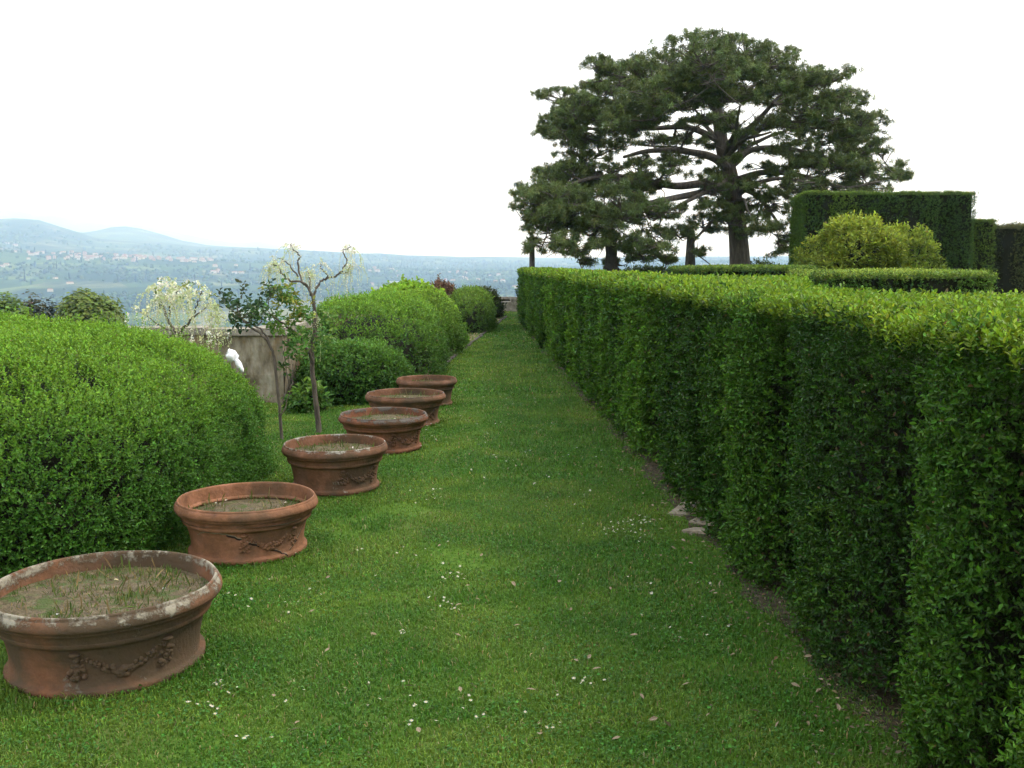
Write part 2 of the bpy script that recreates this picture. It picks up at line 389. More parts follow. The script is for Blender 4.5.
PROF = np.array([(.30, 0), (.380, 0), (.389, .004), (.390, .024), (.384, .031), (.372, .033), (.367, .040), (.369, .09), (.379, .14), (.391, .184), (.396, .192), (.408, .195), (.416, .202), (.417, .216), (.410, .226), (.402, .229),
                 (.403, .240), (.426, .247), (.447, .254), (.453, .260), (.451, .266), (.461, .270), (.466, .279), (.464, .293), (.455, .310), (.449, .314), (.447, .312), (.448, .320), (.443, .327), (.436, .326), (.432, .316), (.430, .29), (.425, .24), (.41, .2)])
def body_r(z): return float(np.interp(z, PROF[6:10, 1], PROF[6:10, 0]))
def pot(px, base_py, Rm, Hs, label, mat, face_lumps, weeds, soilz=.256, crack=False, tilt=0.0):
    c = ground(px, base_py)
    d0 = np.hypot(c[0], c[1])
    s = Rm / .463; sz = Hs / .327
    c = np.array([c[0], c[1], 0]) * (1 + .378 * s / d0)      # from the front of the foot to the middle
    t = thing('terracotta_pot', label, 'plant pot', (c[0], c[1], .006), 0, 'terracotta pots along the lawn edge')
    t.rotation_euler = (tilt, tilt * .6, 0)
    POTS.append((c[0], c[1], .38 * s))
    sc = np.array([s, s, sz])
    b = MB(); b.lathe(PROF * np.array([s, sz]), 96, wob=.006, seed=int(px))
    b.build('body', mat, t, smooth=True)
    # earth inside
    e = MB(); k = np.arange(0, 9) / 8
    e.lathe(np.stack([(1 - k) * .4265 * s + .0005, soilz * sz + .014 * k], 1), 48, wob=.014, seed=int(px) + 3)
    e.build('soil', M_POTSOIL, t, smooth=True)
    n = weeds * 2
    r = .398 * s * np.sqrt(rng.uniform(0, 1, n)); a = rng.uniform(0, 6.28, n)
    P = np.stack([r * np.cos(a), r * np.sin(a), np.full(n, soilz * sz + .004)], -1)
    kk = (noise(P + px, .12, 3) + .5 * noise(P + px, .05, 9)) > rng.uniform(-.6, .55, n); P = P[kk]; n = len(P)
    D = unit(rng.normal(0, .45, (n, 3)) + [0, 0, 1])
    g = Leaves(); Nn = unit(np.cross(D, rdir(n)))
    hh = rng.uniform(.012, .032, n) * (1 + 1.6 * (rng.uniform(0, 1, n) < .05))
    g.add(P, D, Nn, hh, hh * .08 + .002, mixc(vary((.075, .13, .022), n), vary((.20, .17, .075), n), (rng.uniform(0, 1, n) < .4) * 1.0))
    n = 3; r = .33 * s * np.sqrt(rng.uniform(0, 1, n)); a = rng.uniform(0, 6.28, n)
    P = np.stack([r * np.cos(a), r * np.sin(a), np.full(n, soilz * sz + .022)], -1)
    D = unit(rng.normal(0, 1, (n, 3)) * [1, 1, .1]); g.add(P, D, np.tile([[0, 0, 1.]], (n, 1)) - D * 0, .022, .014, vary((.55, .52, .42), n))
    tag(g.build('weeds', M_GRASS, t), kind='stuff')
    # moulded swags, tassels between them
    if face_lumps:
        cam_a = math.atan2(-c[1], -c[0]); per = 2 * pi / 7
        for u in (0, 3):
            g = MB(); a0 = cam_a + face_lumps + u * per
            m_ = 40
            for q in range(m_):
                f = q / (m_ - 1); a = a0 + f * per * .86 + per * .07
                z = (.160 - .068 * (1 - (2 * f - 1) ** 2)) * sz
                fat = .45 + .8 * (1 - abs(2 * f - 1))
                for w in range(2):
                    zz = z + rng.normal(0, .009) * fat; rr = body_r(zz / sz) * s; aa = a + rng.normal(0, .014)
                    lr = rng.uniform(.009, .014) * s * fat
                    g.blob((rr * math.cos(aa), rr * math.sin(aa), zz), lr, q, .3)
            a00 = a0
            for q in range(68):                                 # tassel at either end
                a0 = a00 + per * (q % 2)
                f = rng.uniform(0, 1); zz = (.165 - .095 * f) * sz; wd = (.008 + .05 * f ** .8) * (1 if f < .85 else .6)
                aa = a0 + rng.normal(0, .5) * wd / .4; rr = body_r(zz / sz) * s
                g.blob((rr * math.cos(aa), rr * math.sin(aa), zz), rng.uniform(.008, .013) * s, q, .35)
            rr = body_r(.19) * s
            for a0 in (a00, a00 + per): g.blob((rr * math.cos(a0), rr * math.sin(a0),   .172 * sz), (.022 * s, .022 * s, .009), u, .1)
            g.build('garland', mat, t, smooth=True)
    if crack:
        cam_a = math.atan2(-c[1], -c[0])
        def on(a, z, off=0): rr = (float(np.interp(z, PROF[1:20, 1], PROF[1:20, 0])) * s + off); return (rr * math.cos(cam_a + a), rr * math.sin(cam_a + a), z * sz)
        g = MB(); h = MB()
        line = [(-.95, .15), (-.8, .175), (-.55, .182), (-.28, .172), (0, .128), (.2, .10), (.45, .062), (.68, .02)]
        lp = smooth_path([(*x, 0) for x in line], 8)
        lp[:, 1] += .004 * rng.normal(0, .6, len(lp)); 
        g.tube([on(a, z, -.001) for a, z, _ in lp[22:]], .0055, 5)
        l2 = smooth_path([(.78, .04, 0), (.95, .08, 0), (1.1, .13, 0), (1.25, .185, 0)], 8)
        g.tube([on(a, z, -.001) for a, z, _ in l2], .0045, 5)
        h.tube([on(a, z + .009, -.003) for a, z, _ in lp], .005, 5)
        h.tube([on(a, z + .007, -.003) for a, z, _ in l2], .006, 5)
        h.build('mortar_repair', ramp_mat('old_mortar', [(.3, (.16, .12, .08)), (.7, (.30, .25, .17))], 20, bump=.5), t, smooth=True)
        g.build('crack', flat_mat('crack_shadowless', (.02, .015, .012)), t, smooth=True)
    return t

TB = (.235, .098, .050)
WH = (.26, .235, .18)
pot(110, 698, .465, .345, 'broad terracotta pot with a crusty whitish rim and leafy swags, nearest of the row', terracotta('terracotta_crusted', (.185, .084, .043), .15, WH, .285, .455, .36), -.30, 1500)
pot(249, 566, .40, .315, 'cracked terracotta pot with clean orange rim and a diagonal mended crack', terracotta('terracotta_orange', (.215, .10, .052), .02, WH, .30, .55, .52), -.06, 900, soilz=.225, crack=True)
pot(336, 497, .385, .335, 'terracotta pot with white flaked rim and dull brown bowl, before the thin curly tree', terracotta('terracotta_flaked', (.175, .084, .046), .14, (.36, .34, .29), .300, .47, .46), .16, 700)
pot(384, 455, .40, .315, 'reddish terracotta pot with dark grey rim overlapping the pot behind it', terracotta('terracotta_red', (.19, .080, .043), .16, (.13, .115, .10), .26, .45, .50), .25, 600)
pot(406, 429, .415, .32, 'terracotta pot with grey brown rim and tufts of dry grass, second farthest of the row', terracotta('terracotta_grey', (.17, .084, .048), .16, (.20, .17, .14), .29, .49, .48), .1, 500)
pot(427, 408, .36, .31, 'smallest looking brown pot half hidden behind another pot, last of the row', terracotta('terracotta_brown', (.165, .082, .047), .15, (.19, .16, .12), .29, .5, .45), 0, 500)

gv, gc = zip(*[grass_zone(*z) for z in GZ])
gv = np.vstack(gv); gc = np.vstack(gc); n = len(gv) // 5; b = np.arange(n)[:, None] * 5
o = link_mesh('lawn_grass', gv, [b + np.array([[0, 1, 2, 3]]), b + np.array([[3, 2, 4]])], M_GRASS, col=np.vstack([gc, gc]))
tag(o, 'short green mown grass covering the long path', 'grass', kind='stuff')

# clover and plantain leaves low in the turf
n = 46000
y = rng.uniform(2.3, 9, n) ; x = rng.uniform(-3, 1.35, n); P = np.stack([x, y, lawn_z(x, y) + rng.uniform(.008, .026, n)], -1)
k = (fbm(P * [1, 1, 0], .40, 41) > -.02) & (x < HEDGE_X(y) - .25) & (x > -.56 * y - .2) & (bare(x, y) < .4)
for (cx, cy, r) in POTS: k &= (x - cx) ** 2 + (y - cy) ** 2 > r ** 2
P = P[k]; n = len(P); T = unit(rng.normal(0, 1, (n, 3)) * [1, 1, .25]); Nn = np.tile([[0, 0, 1.]], (n, 1)); Nn = unit(Nn + rng.normal(0, .3, (n, 3))); Nn = unit(Nn - T * np.sum(T * Nn, 1, keepdims=True))
cl = Leaves(); sz_ = rng.uniform(.008, .017, n); cl.add(P, T, Nn, sz_, sz_ * .85, vary((.048, .15, .018), n, .3))
tag(cl.build('clover', M_GRASS), 'low clover leaves growing through the mown grass', 'clover', kind='stuff')

# ------------------------------------------------------------------ daisies, dead leaves
def daisy_mesh():
    v = [(0, 0, 0)]; f = []; m_ = 10
    for k in range(m_):
        a = k / m_ * 6.283; v += [(.35 * math.cos(a - .2), .35 * math.sin(a - .2), .05), (math.cos(a), math.sin(a), .18), (.35 * math.cos(a + .2), .35 * math.sin(a + .2), .05)]
        f.append([0, 1 + 3 * k, 2 + 3 * k, 3 + 3 * k])
    b = len(v)
    for k in range(6): v.append((.28 * math.cos(k * 1.047), .28 * math.sin(k * 1.047), .16))
    v.append((0, 0, .24)); g = [[b + k, b + (k + 1) % 6, b + 6] for k in range(6)]
    return np.array(v), np.array(f), np.array(g)
dv, df, dg = daisy_mesh()
M_PETAL = flat_mat('white_petal', (.78, .77, .74), .6); M_EYE = flat_mat('daisy_centre', (.55, .38, .03), .7)
proto = link_mesh('daisy', dv, [df, dg], None, mats=[M_PETAL, M_EYE], mi=[0] * len(df) + [1] * len(dg))
cl_px = [(622, 535, 26, 40), (640, 528, 14, 18), (452, 580, 14, 10), (445, 612, 18, 10), (405, 640, 8, 6), (585, 690, 14, 6), (555, 735, 10, 6), (225, 690, 20, 8), (205, 713, 18, 8), (243, 745, 14, 6),
         (345, 470, 30, 30), (430, 500, 30, 14), (540, 470, 60, 22), (510, 350, 14, 14), (505, 400, 40, 20), (470, 430, 60, 20), (560, 500, 60, 14), (380, 560, 60, 12), (300, 610, 60, 12), (480, 720, 80, 14), (650, 590, 60, 10), (700, 640, 60, 10), (330, 700, 80, 12)]
spots = []
for (x_, y_, sp, k) in cl_px:
    for _ in range(k):
        spots.append(ground(x_ + rng.normal(0, sp * .6), y_ + rng.normal(0, sp * .22)))
spots = [s for s in spots if s[0] < HEDGE_X(s[1]) - .2 and 2.4 < s[1] < 26 and all((s[0] - a) ** 2 + (s[1] - b_) ** 2 > r ** 2 for a, b_, r in POTS)]
spots.sort(key=lambda s: s[1]); near, far = spots[:250], spots[250:]
def zq(x, y): return float(lawn_z(np.array([x]), np.array([y]))[0])
for k, s in enumerate(near):
    o = proto if k == 0 else proto.copy()
    if k: COL.objects.link(o)
    o.location = (s[0], s[1], zq(s[0], s[1]) + rng.uniform(.03, .045))
    r_ = rng.uniform(.006, .0095) * (1 + .03 * s[1]); o.scale = (r_, r_, r_); o.rotation_euler = (rng.normal(0, .35), rng.normal(0, .35), rng.uniform(0, 6))
    tag(o, 'tiny white daisy flowering in the mown lawn', 'daisy', 'daisies scattered over the lawn')
if far:
    d_ = MB()
    for s in far:
        d_.add(dv * rng.uniform(.010, .014) + np.array([s[0], s[1], zq(s[0], s[1]) + .04]), [df])
    tag(d_.build('far_daisies', M_PETAL), 'specks of daisies far along the grass path', 'daisies', kind='stuff')
M_DRY = ramp_mat('dry_leaf', [(.3, (.13, .095, .055)), (.7, (.30, .25, .17))], 30, bump=.2)
lv, lf = leaf_arrays(np.array([[0., 0, 0]]), np.array([[1., 0, 0]]), np.array([[0, 0, 1.]]), 1.0, .45)
lv[:, 2] += .25 * (lv[:, 0] - .5) ** 2
proto = link_mesh('fallen_leaf', lv, [lf], M_DRY)
lp = [(512, 585, .045), (462, 608, .04), (558, 586, .045), (475, 602, .03), (536, 697, .04), (555, 697, .03), (540, 742, .045), (403, 693, .04), (435, 715, .03), (592, 676, .04), (638, 640, .04), (455, 640, .03), (715, 595, .04), (690, 690, .04),
      (670, 735, .045), (790, 690, .04), (640, 700, .03), (370, 640, .035), (330, 655, .03), (300, 735, .04), (570, 615, .03), (520, 630, .03), (610, 590, .03), (660, 560, .03), (480, 560, .03), (420, 740, .04), (760, 720, .04), (735, 660, .035), (600, 730, .035), (350, 610, .03)]
lp += [(rng.uniform(230, 780), rng.uniform(520, 765), rng.uniform(.022, .04)) for _ in range(26)]
lp += [(rng.uniform(690, 880), 0, .035) for _ in range(40)]
first = True
for (x_, y_, s_) in lp:
    if y_ == 0:
        yy_ = rng.uniform(3.2, 8); g_ = np.array([HEDGE_X(yy_) - rng.uniform(.05, .35), yy_, 0])
    else: g_ = ground(x_, y_)
    if g_[0] > HEDGE_X(g_[1]) - .04 or any((g_[0] - a) ** 2 + (g_[1] - b_) ** 2 < r ** 2 for a, b_, r in POTS): continue
    o = proto if first else proto.copy()
    if not first: COL.objects.link(o)
    first = False
    o.location = (g_[0], g_[1], zq(g_[0], g_[1]) + .028); o.scale = (s_, s_, s_); o.rotation_euler = (rng.normal(0, .3), rng.normal(0, .3), rng.uniform(0, 6.28))
    tag(o, 'dry pale brown leaf fallen on the grass', 'fallen leaf', 'dead leaves lying on the lawn')

n = 2600
yy_ = 2.4 + 14 * rng.uniform(0, 1, n) ** 1.6; xx_ = HEDGE_X(yy_) + .1 - np.abs(rng.normal(0, .22, n))
P = np.stack([xx_, yy_, lawn_z(xx_, yy_) + rng.uniform(.010, .03, n)], -1); T = unit(rng.normal(0, 1, (n, 3)) * [1, 1, .25]); Nn = unit(np.array([[0, 0, 1.]]) + rng.normal(0, .3, (n, 3))); Nn = unit(Nn - T * np.sum(T * Nn, 1, keepdims=True))
ll = Leaves(); s_ = rng.uniform(.008, .026, n); ll.add(P, T, Nn, s_, s_ * .5, mixc(vary((.10, .075, .04), n, .4), vary((.24, .20, .13), n, .3), rng.uniform(0, 1, n) ** 2))
tag(ll.build('leaf_litter', M_GRASS), 'crumbled dry leaf litter along the foot of the hedge', 'leaf litter', kind='stuff')

# ------------------------------------------------------------------ flat stones at the hedge foot
def slab(pxs, name, label, th=.012):
    pts = np.array([ground(a, b) for a, b in pxs]); c = pts.mean(0)
    n_ = len(pts); ring = np.vstack([a_ + (b_ - a_) * f_ for a_, b_ in zip(pts, np.roll(pts, -1, 0)) for f_ in (0, .33, .67)]) - c
    ring[:, :2] *= (1 + .02 * rng.normal(0, 1, (len(ring), 1)))
    m_ = len(ring); v = []
    for sc_, z in ((1.02, -.02), (1.0, th * .75), (.96, th), (.5, th * 1.05)): v.append(np.stack([ring[:, 0] * sc_, ring[:, 1] * sc_, z + .001 * rng.normal(0, 1, m_)], -1))
    v.append([[0, 0, th]]); v = np.vstack(v); j = np.arange(m_); k = (j + 1) % m_
    q = np.concatenate([np.stack([i_ * m_ + j, i_ * m_ + k, (i_ + 1) * m_ + k, (i_ + 1) * m_ + j], -1) for i_ in range(3)])
    t = np.stack([3 * m_ + j, 3 * m_ + k, np.full(m_, 4 * m_)], -1)
    o = link_mesh(name, v, [q, t], M_SLAB, smooth=False, loc=(c[0], c[1], .008)); tag(o, label, 'stone'); return o
M_SLAB = ramp_mat('pale_slab', [(.3, (.18, .155, .115)), (.6, (.30, .26, .20)), (.8, (.38, .34, .27))], 12, bump=.5, bscale=60)
slab([(668, 516), (682, 504), (716, 503), (722, 510), (704, 517)], 'flat_stone', 'largest pale flat stone set in grass beside the clipped hedge')
slab([(688, 524), (698, 519), (718, 521), (712, 527)], 'flat_stone', 'small pinkish flat stone sunk just in front of the largest slab', .010)
slab([(682, 533), (694, 530), (712, 531), (706, 535)], 'flat_stone', 'narrow edge of stone nearly buried in turf at hedge foot', .012)

# ------------------------------------------------------------------ hedges
def walls_of(poly):
    poly = np.asarray(poly, float); out = []
    for a, b in zip(poly, np.roll(poly, -1, axis=0)):
        d = b - a; l = np.hypot(*d); out.append((a, d / l, l, np.array([d[1], -d[0]]) / l))
    return out
def inside(poly, x, y):
    poly = np.asarray(poly); r = np.zeros(len(x), bool); n = len(poly)
    for k in range(n):
        x1, y1 = poly[k]; x2, y2 = poly[(k + 1) % n]
        c = ((y1 > y) != (y2 > y)) & (x < (x2 - x1) * (y - y1) / (y2 - y1 + 1e-12) + x1); r ^= c
    return r
def sd_edge(poly, x, y):
    d = np.full(len(x), 1e9)
    for a, t, l, nn in walls_of(poly):
        s = np.clip((x - a[0]) * t[0] + (y - a[1]) * t[1], 0, l)
        d = np.minimum(d, np.hypot(x - a[0] - s * t[0], y - a[1] - s * t[1]))
    return d
def core(poly, z1, name, parent, inset=.12, z0=-.02):
    """solid twig mass put inside a clipped hedge to block light"""
    poly = np.asarray(poly, float); n = len(poly); v2 = []
    W_ = walls_of(poly)
    for k in range(n):
        n1_, n2_ = W_[k - 1][3], W_[k][3]; bis = (n1_ + n2_) / (1 + n1_ @ n2_); v2.append(poly[k] - bis * inset)
    v2 = np.array(v2)
    # subdivide the outline, give the sides a rough face
    ring = []
    for a, b in zip(v2, np.roll(v2, -1, axis=0)):
        m_ = max(2, int(np.hypot(*(b - a)) / .12)); 
        for k in range(m_): ring.append(a + (b - a) * k / m_)
    ring = np.array(ring); m_ = len(ring); zs = np.linspace(z0, z1 - inset * .8, 14)
    V = np.concatenate([np.column_stack([ring, np.full(m_, z)]) for z in zs])
    V[:, :2] += .035 * np.stack([fbm(V, .15, 7), fbm(V, .15, 8)], 1)
    j = np.arange(m_); k = (j + 1) % m_
    q = np.concatenate([np.stack([i_ * m_ + j, i_ * m_ + k, (i_ + 1) * m_ + k, (i_ + 1) * m_ + j], -1) for i_ in range(13)])
    import mathutils
    tri = mathutils.geometry.tessellate_polygon([[Vector((x, y, 0)) for x, y in ring]])
    t = np.array(tri) + 13 * m_
    return link_mesh(name, V, [q, t], M_TWIG, parent)

def hedge(poly, z1, parent, shoots_m2, leafL, leafW, shootL, kk, c_face, c_top, lod=5.0, seam=.85, wave=.05, seed=1, topamp=.02, cull=None, plants=True, bright_edge=.5, maxlod=6, gap=.55, mat=None, top_up=1.0, thin_patch=.0, edgeh=.07):
    lf = Leaves(); cx_, cy_ = 0, 0
    def emit(P, Nn, tone, thin, c, upbias, sc):
        n = len(P)
        D = unit(Nn * .75 + rdir(n) * .55 + np.array([0, 0, upbias]))
        p_, T, N_, idx, fr = shoot_leaves(P - Nn * (shootL * sc ** .5 * .55)[:, None], D, shootL * sc ** .5 * rng.uniform(.6, 1.4, n), kk)
        col = vary(c[idx], len(idx), .28, .12)
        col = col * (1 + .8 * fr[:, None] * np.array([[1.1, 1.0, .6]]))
        dead = rng.uniform(0, 1, len(idx)) < .005; col[dead] = vary((.12, .085, .04), dead.sum())
        s = sc[idx] * rng.uniform(.7, 1.25, len(idx))
        lf.add(p_, T, N_, leafL * s, leafW * s, col)
    def lodf(P):
        d = np.linalg.norm(P - np.array([[0, 0, EYE]]), axis=1); return np.clip(d / lod, 1, maxlod) ** .8
    off = 0
    for a, t, l, nn in walls_of(poly):
        mid = a + t * l / 2
        facing = (nn @ (-mid)) > -2 or l < .3
        if cull and not cull(mid, nn): off += l; continue
        # sample in short stretches so that far ones get fewer, larger leaves
        m_ = max(1, int(l / .5))
        for k in range(m_):
            s0, s1 = l * k / m_, l * (k + 1) / m_
            c0 = a + t * (s0 + s1) / 2; d = np.hypot(*c0); sc0 = np.clip(d / lod, 1, maxlod) ** .8
            n = int(shoots_m2 * (s1 - s0) * z1 / sc0 ** 2 * (1 if facing else .35))
            s = rng.uniform(s0, s1, n); z = z1 * rng.uniform(0, 1, n) ** .95
            P2 = a + t[None] * s[:, None]
            g = s + off
            # every plant in the row has its own face, tone and depth
            wob = g + .12 * fbm(np.column_stack([P2, z]), .8, seed + 2)
            edges = wob / seam + .35 * np.sin(wob * 1.7 + seed)
            idp = np.floor(edges).astype(np.int64); ff = edges - idp
            pt = _h(idp, idp * 0 + 3, idp * 0 + 7, seed); pd = _h(idp, idp * 0 + 5, idp * 0 + 1, seed)
            uu_ = 2 * ff - 1
            dw = (.6 + .9 * pd) if plants else np.zeros(n)
            cyl = np.abs(uu_) ** 2.4
            gp = np.clip((np.abs(uu_) - .64) / .36, 0, 1) * np.clip(.8 + .9 * fbm(np.column_stack([P2, z]), .45, seed + 31), 0, 1.2) if plants else np.zeros(n)
            bul = 1 - np.clip(gp, 0, 1)
            slope = wave * dw * 2.4 * np.abs(uu_) ** 1.4 * np.sign(uu_) * 2 / seam * .8
            Pn_ = np.column_stack([P2, z])
            rough = fbm(Pn_, .35, seed)
            dep = -wave * dw * cyl - .06 * (1 - bul) + .045 * rough + .05 * fbm(Pn_ * [1, 1, .35], .28, seed + 12) * plants - .12 * rng.uniform(0, 1, n) ** 1.6 + (pd - .5) * .05 * (1 if plants else 0)
            dep -= .04 * np.clip(1 - z / .25, 0, 1) ** 2 * .8                      # nibbled foot
            rnd = np.clip((z - (z1 - .05)) / .05, 0, 1); dep -= .03 * rnd ** 2
            P = Pn_ + np.column_stack([nn[None] * dep[:, None], np.zeros(n)])
            if plants:
                clump = fbm(Pn_, .20, seed + 19)
                pr = np.clip(1.0 - gap * (1 - bul) * 1.05 - 2.4 * np.clip(-clump - .10, 0, 1) * (gap > .5) - .55 * np.clip(-rough - .18, 0, 1) * 2 - thin_patch * (pd > .62) , .30, 1)
                keep_ = rng.uniform(0, 1, n) < pr
            else: keep_ = rng.uniform(0, 1, n) < np.clip(1 - 1.2 * np.clip(-rough - .25, 0, 1), .2, 1)
            P, z_, pt_, rough_, sl_ = P[keep_], z[keep_], pt[keep_], rough[keep_], slope[keep_]
            n = len(P)
            if not n: continue
            ni = int(n * .3); pk = rng.integers(0, n, ni) if n else []
            if ni and plants and gap > .5:
                Pi = np.column_stack([a[None] + t[None] * rng.uniform(s0, s1, ni)[:, None], z1 * rng.uniform(0, .97, ni)]) - np.append(nn, 0)[None] * (.12 + wave * .8 + .10 * rng.uniform(0, 1, (ni, 1)))
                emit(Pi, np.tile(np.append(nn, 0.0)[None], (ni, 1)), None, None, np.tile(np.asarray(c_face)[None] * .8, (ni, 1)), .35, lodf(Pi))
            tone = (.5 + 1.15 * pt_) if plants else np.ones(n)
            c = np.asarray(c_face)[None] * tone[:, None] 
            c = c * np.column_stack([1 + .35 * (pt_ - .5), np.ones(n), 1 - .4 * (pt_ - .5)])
            new = np.clip((z_ - (z1 - edgeh)) / edgeh, 0, 1) * bright_edge * rng.uniform(0, 1, n) + (.55 * (rng.uniform(0, 1, n) < .10) + .3 * np.clip(fbm(P, .3, seed + 41) * 2.2, 0, 1)) * (1 if gap > .5 else .4) + .45 * np.clip((P[:, 1] - 8) / 8, 0, 1) * rng.uniform(0, 1, n) * plants  # last term lightens and yellows the leaves with distance
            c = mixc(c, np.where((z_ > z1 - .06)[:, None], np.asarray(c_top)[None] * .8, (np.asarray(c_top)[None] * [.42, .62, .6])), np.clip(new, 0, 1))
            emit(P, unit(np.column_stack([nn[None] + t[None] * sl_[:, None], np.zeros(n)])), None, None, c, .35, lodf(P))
        off += l
    # the clipped top, where the new leaves stand up
    poly = np.asarray(poly); lo = poly.min(0); hi = poly.max(0)
    cell = 1.0
    for x0 in np.arange(lo[0], hi[0], cell):
        for y0 in np.arange(lo[1], hi[1], cell):
            d = max(.5, np.hypot(x0 + .5, y0 + .5)); sc0 = np.clip(d / lod, 1, maxlod) ** .8
            n = int(shoots_m2 * 1.0 * cell * cell / sc0 ** 2)
            x = rng.uniform(x0, x0 + cell, n); y = rng.uniform(y0, y0 + cell, n)
            if y0 + cell < 1.5: continue
            k = inside(poly, x, y); x, y = x[k], y[k]
            if not len(x): continue
            e = sd_edge(poly, x, y); P = np.column_stack([x, y, np.full(len(x), z1)]); n = len(x)
            rough = fbm(P, .5, seed + 9)
            P[:, 2] += topamp * rough - .03 * np.clip(1 - e / .07, 0, 1) ** 2 - .05 * rng.uniform(0, 1, n) ** 2
            deep = (rng.uniform(0, 1, n) < .25) & (e > .14); P[deep, 2] -= rng.uniform(.08, .26, deep.sum())
            c = mixc(np.broadcast_to(np.asarray(c_face) * 1.3, (n, 3)), np.broadcast_to(np.asarray(c_top), (n, 3)), np.clip(.72 + .6 * fbm(P, .6, seed + 4) + rng.normal(0, .15, n), 0, 1))
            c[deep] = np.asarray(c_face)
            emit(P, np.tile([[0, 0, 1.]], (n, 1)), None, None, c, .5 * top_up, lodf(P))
    o = lf.build('foliage', mat or M_BOX, parent)
    return o

# the long clipped hedge beside the path
hp = [(HEDGE_X(1.8) - .06, 1.8), (6.2, 1.8), (6.2, 4.4), (1.95, 4.8), (1.95, 7.4), (2.25, 7.5), (3.0, 10.4), (2.15, 11.2), (1.85, 13), (1.5, 17), (1.1, 29), (HEDGE_X(29) - .10, 29), (HEDGE_X(8.5) - .11, 8.5)]
t = thing('clipped_hedge', 'long clipped dark green hedge with yellowish new leaves on top, bordering the lawn', 'hedge', (1.3, 6, 0))
tl = Vector(t.location)
def shift(o): o.location = -tl
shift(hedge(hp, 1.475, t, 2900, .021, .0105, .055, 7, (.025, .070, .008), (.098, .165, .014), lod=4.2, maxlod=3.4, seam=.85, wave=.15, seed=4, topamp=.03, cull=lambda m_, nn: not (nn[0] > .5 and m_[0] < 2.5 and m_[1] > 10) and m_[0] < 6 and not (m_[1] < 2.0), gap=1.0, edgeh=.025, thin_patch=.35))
shift(core(hp, 1.47, 'branches', t, .36))

CF, CT = (.030, .070, .014), (.10, .16, .025)
def simple_hedge(poly, z1, label, cf=CF, ct=CT, s=700, lL=.036, lW=.019, sh=.07, seed=1, wave=.03, seam=1.2, name='clipped_hedge', lod=30, amp=.03, group=None, plants=True, be=.4, cat='hedge', bulge=.6):
    c = np.mean(np.asarray(poly), 0); t = thing(name, label, cat, (c[0], c[1], 0), 0, group)
    f = hedge(poly, z1, t, s, lL, lW, sh, 6, cf, ct, lod=lod, seam=seam, wave=wave, seed=seed, topamp=amp, plants=plants, bright_edge=be, gap=.3)
    k = core(poly, z1, 'branches', t, .08)
    for o in (f, k): o.location = (-c[0], -c[1], 0)
    return t
# low hedges inside the parterre
simple_hedge([(4.02, 13), (6.28, 13.1), (6.6, 15.6), (4.3, 15.8)], 1.525, 'low square clipped hedge in front of the yellow green bush', ct=(.13, .19, .03), s=1000, lL=.032, lW=.016, seed=8)
simple_hedge([(3.6, 19), (5.75, 19), (6.0, 21.5), (4.6, 22.3), (3.3, 21.5)], 1.575, 'low clipped hedge with a ridged top below the pine trunk', ct=(.085, .14, .022), seed=9)
# tall dark topiary walls
simple_hedge([(8.02, 28), (12.75, 28), (12.9, 31), (8.45, 31)], 3.6, 'tall dark square topiary wall behind the yellow green bush', amp=.07, cf=(.052, .098, .018), ct=(.075, .125, .02), s=850, lL=.036, lW=.016, sh=.06, seed=12, wave=.03, seam=.9, be=.2)
simple_hedge([(13.0, 28.6), (13.65, 28.6), (13.65, 31), (13.0, 31)], 2.88, 'narrow dark clipped block just right of the tall topiary wall', cf=(.045, .085, .016), ct=(.065, .11, .018), s=850, lL=.036, lW=.016, sh=.06, seed=13, wave=.03, be=.2)

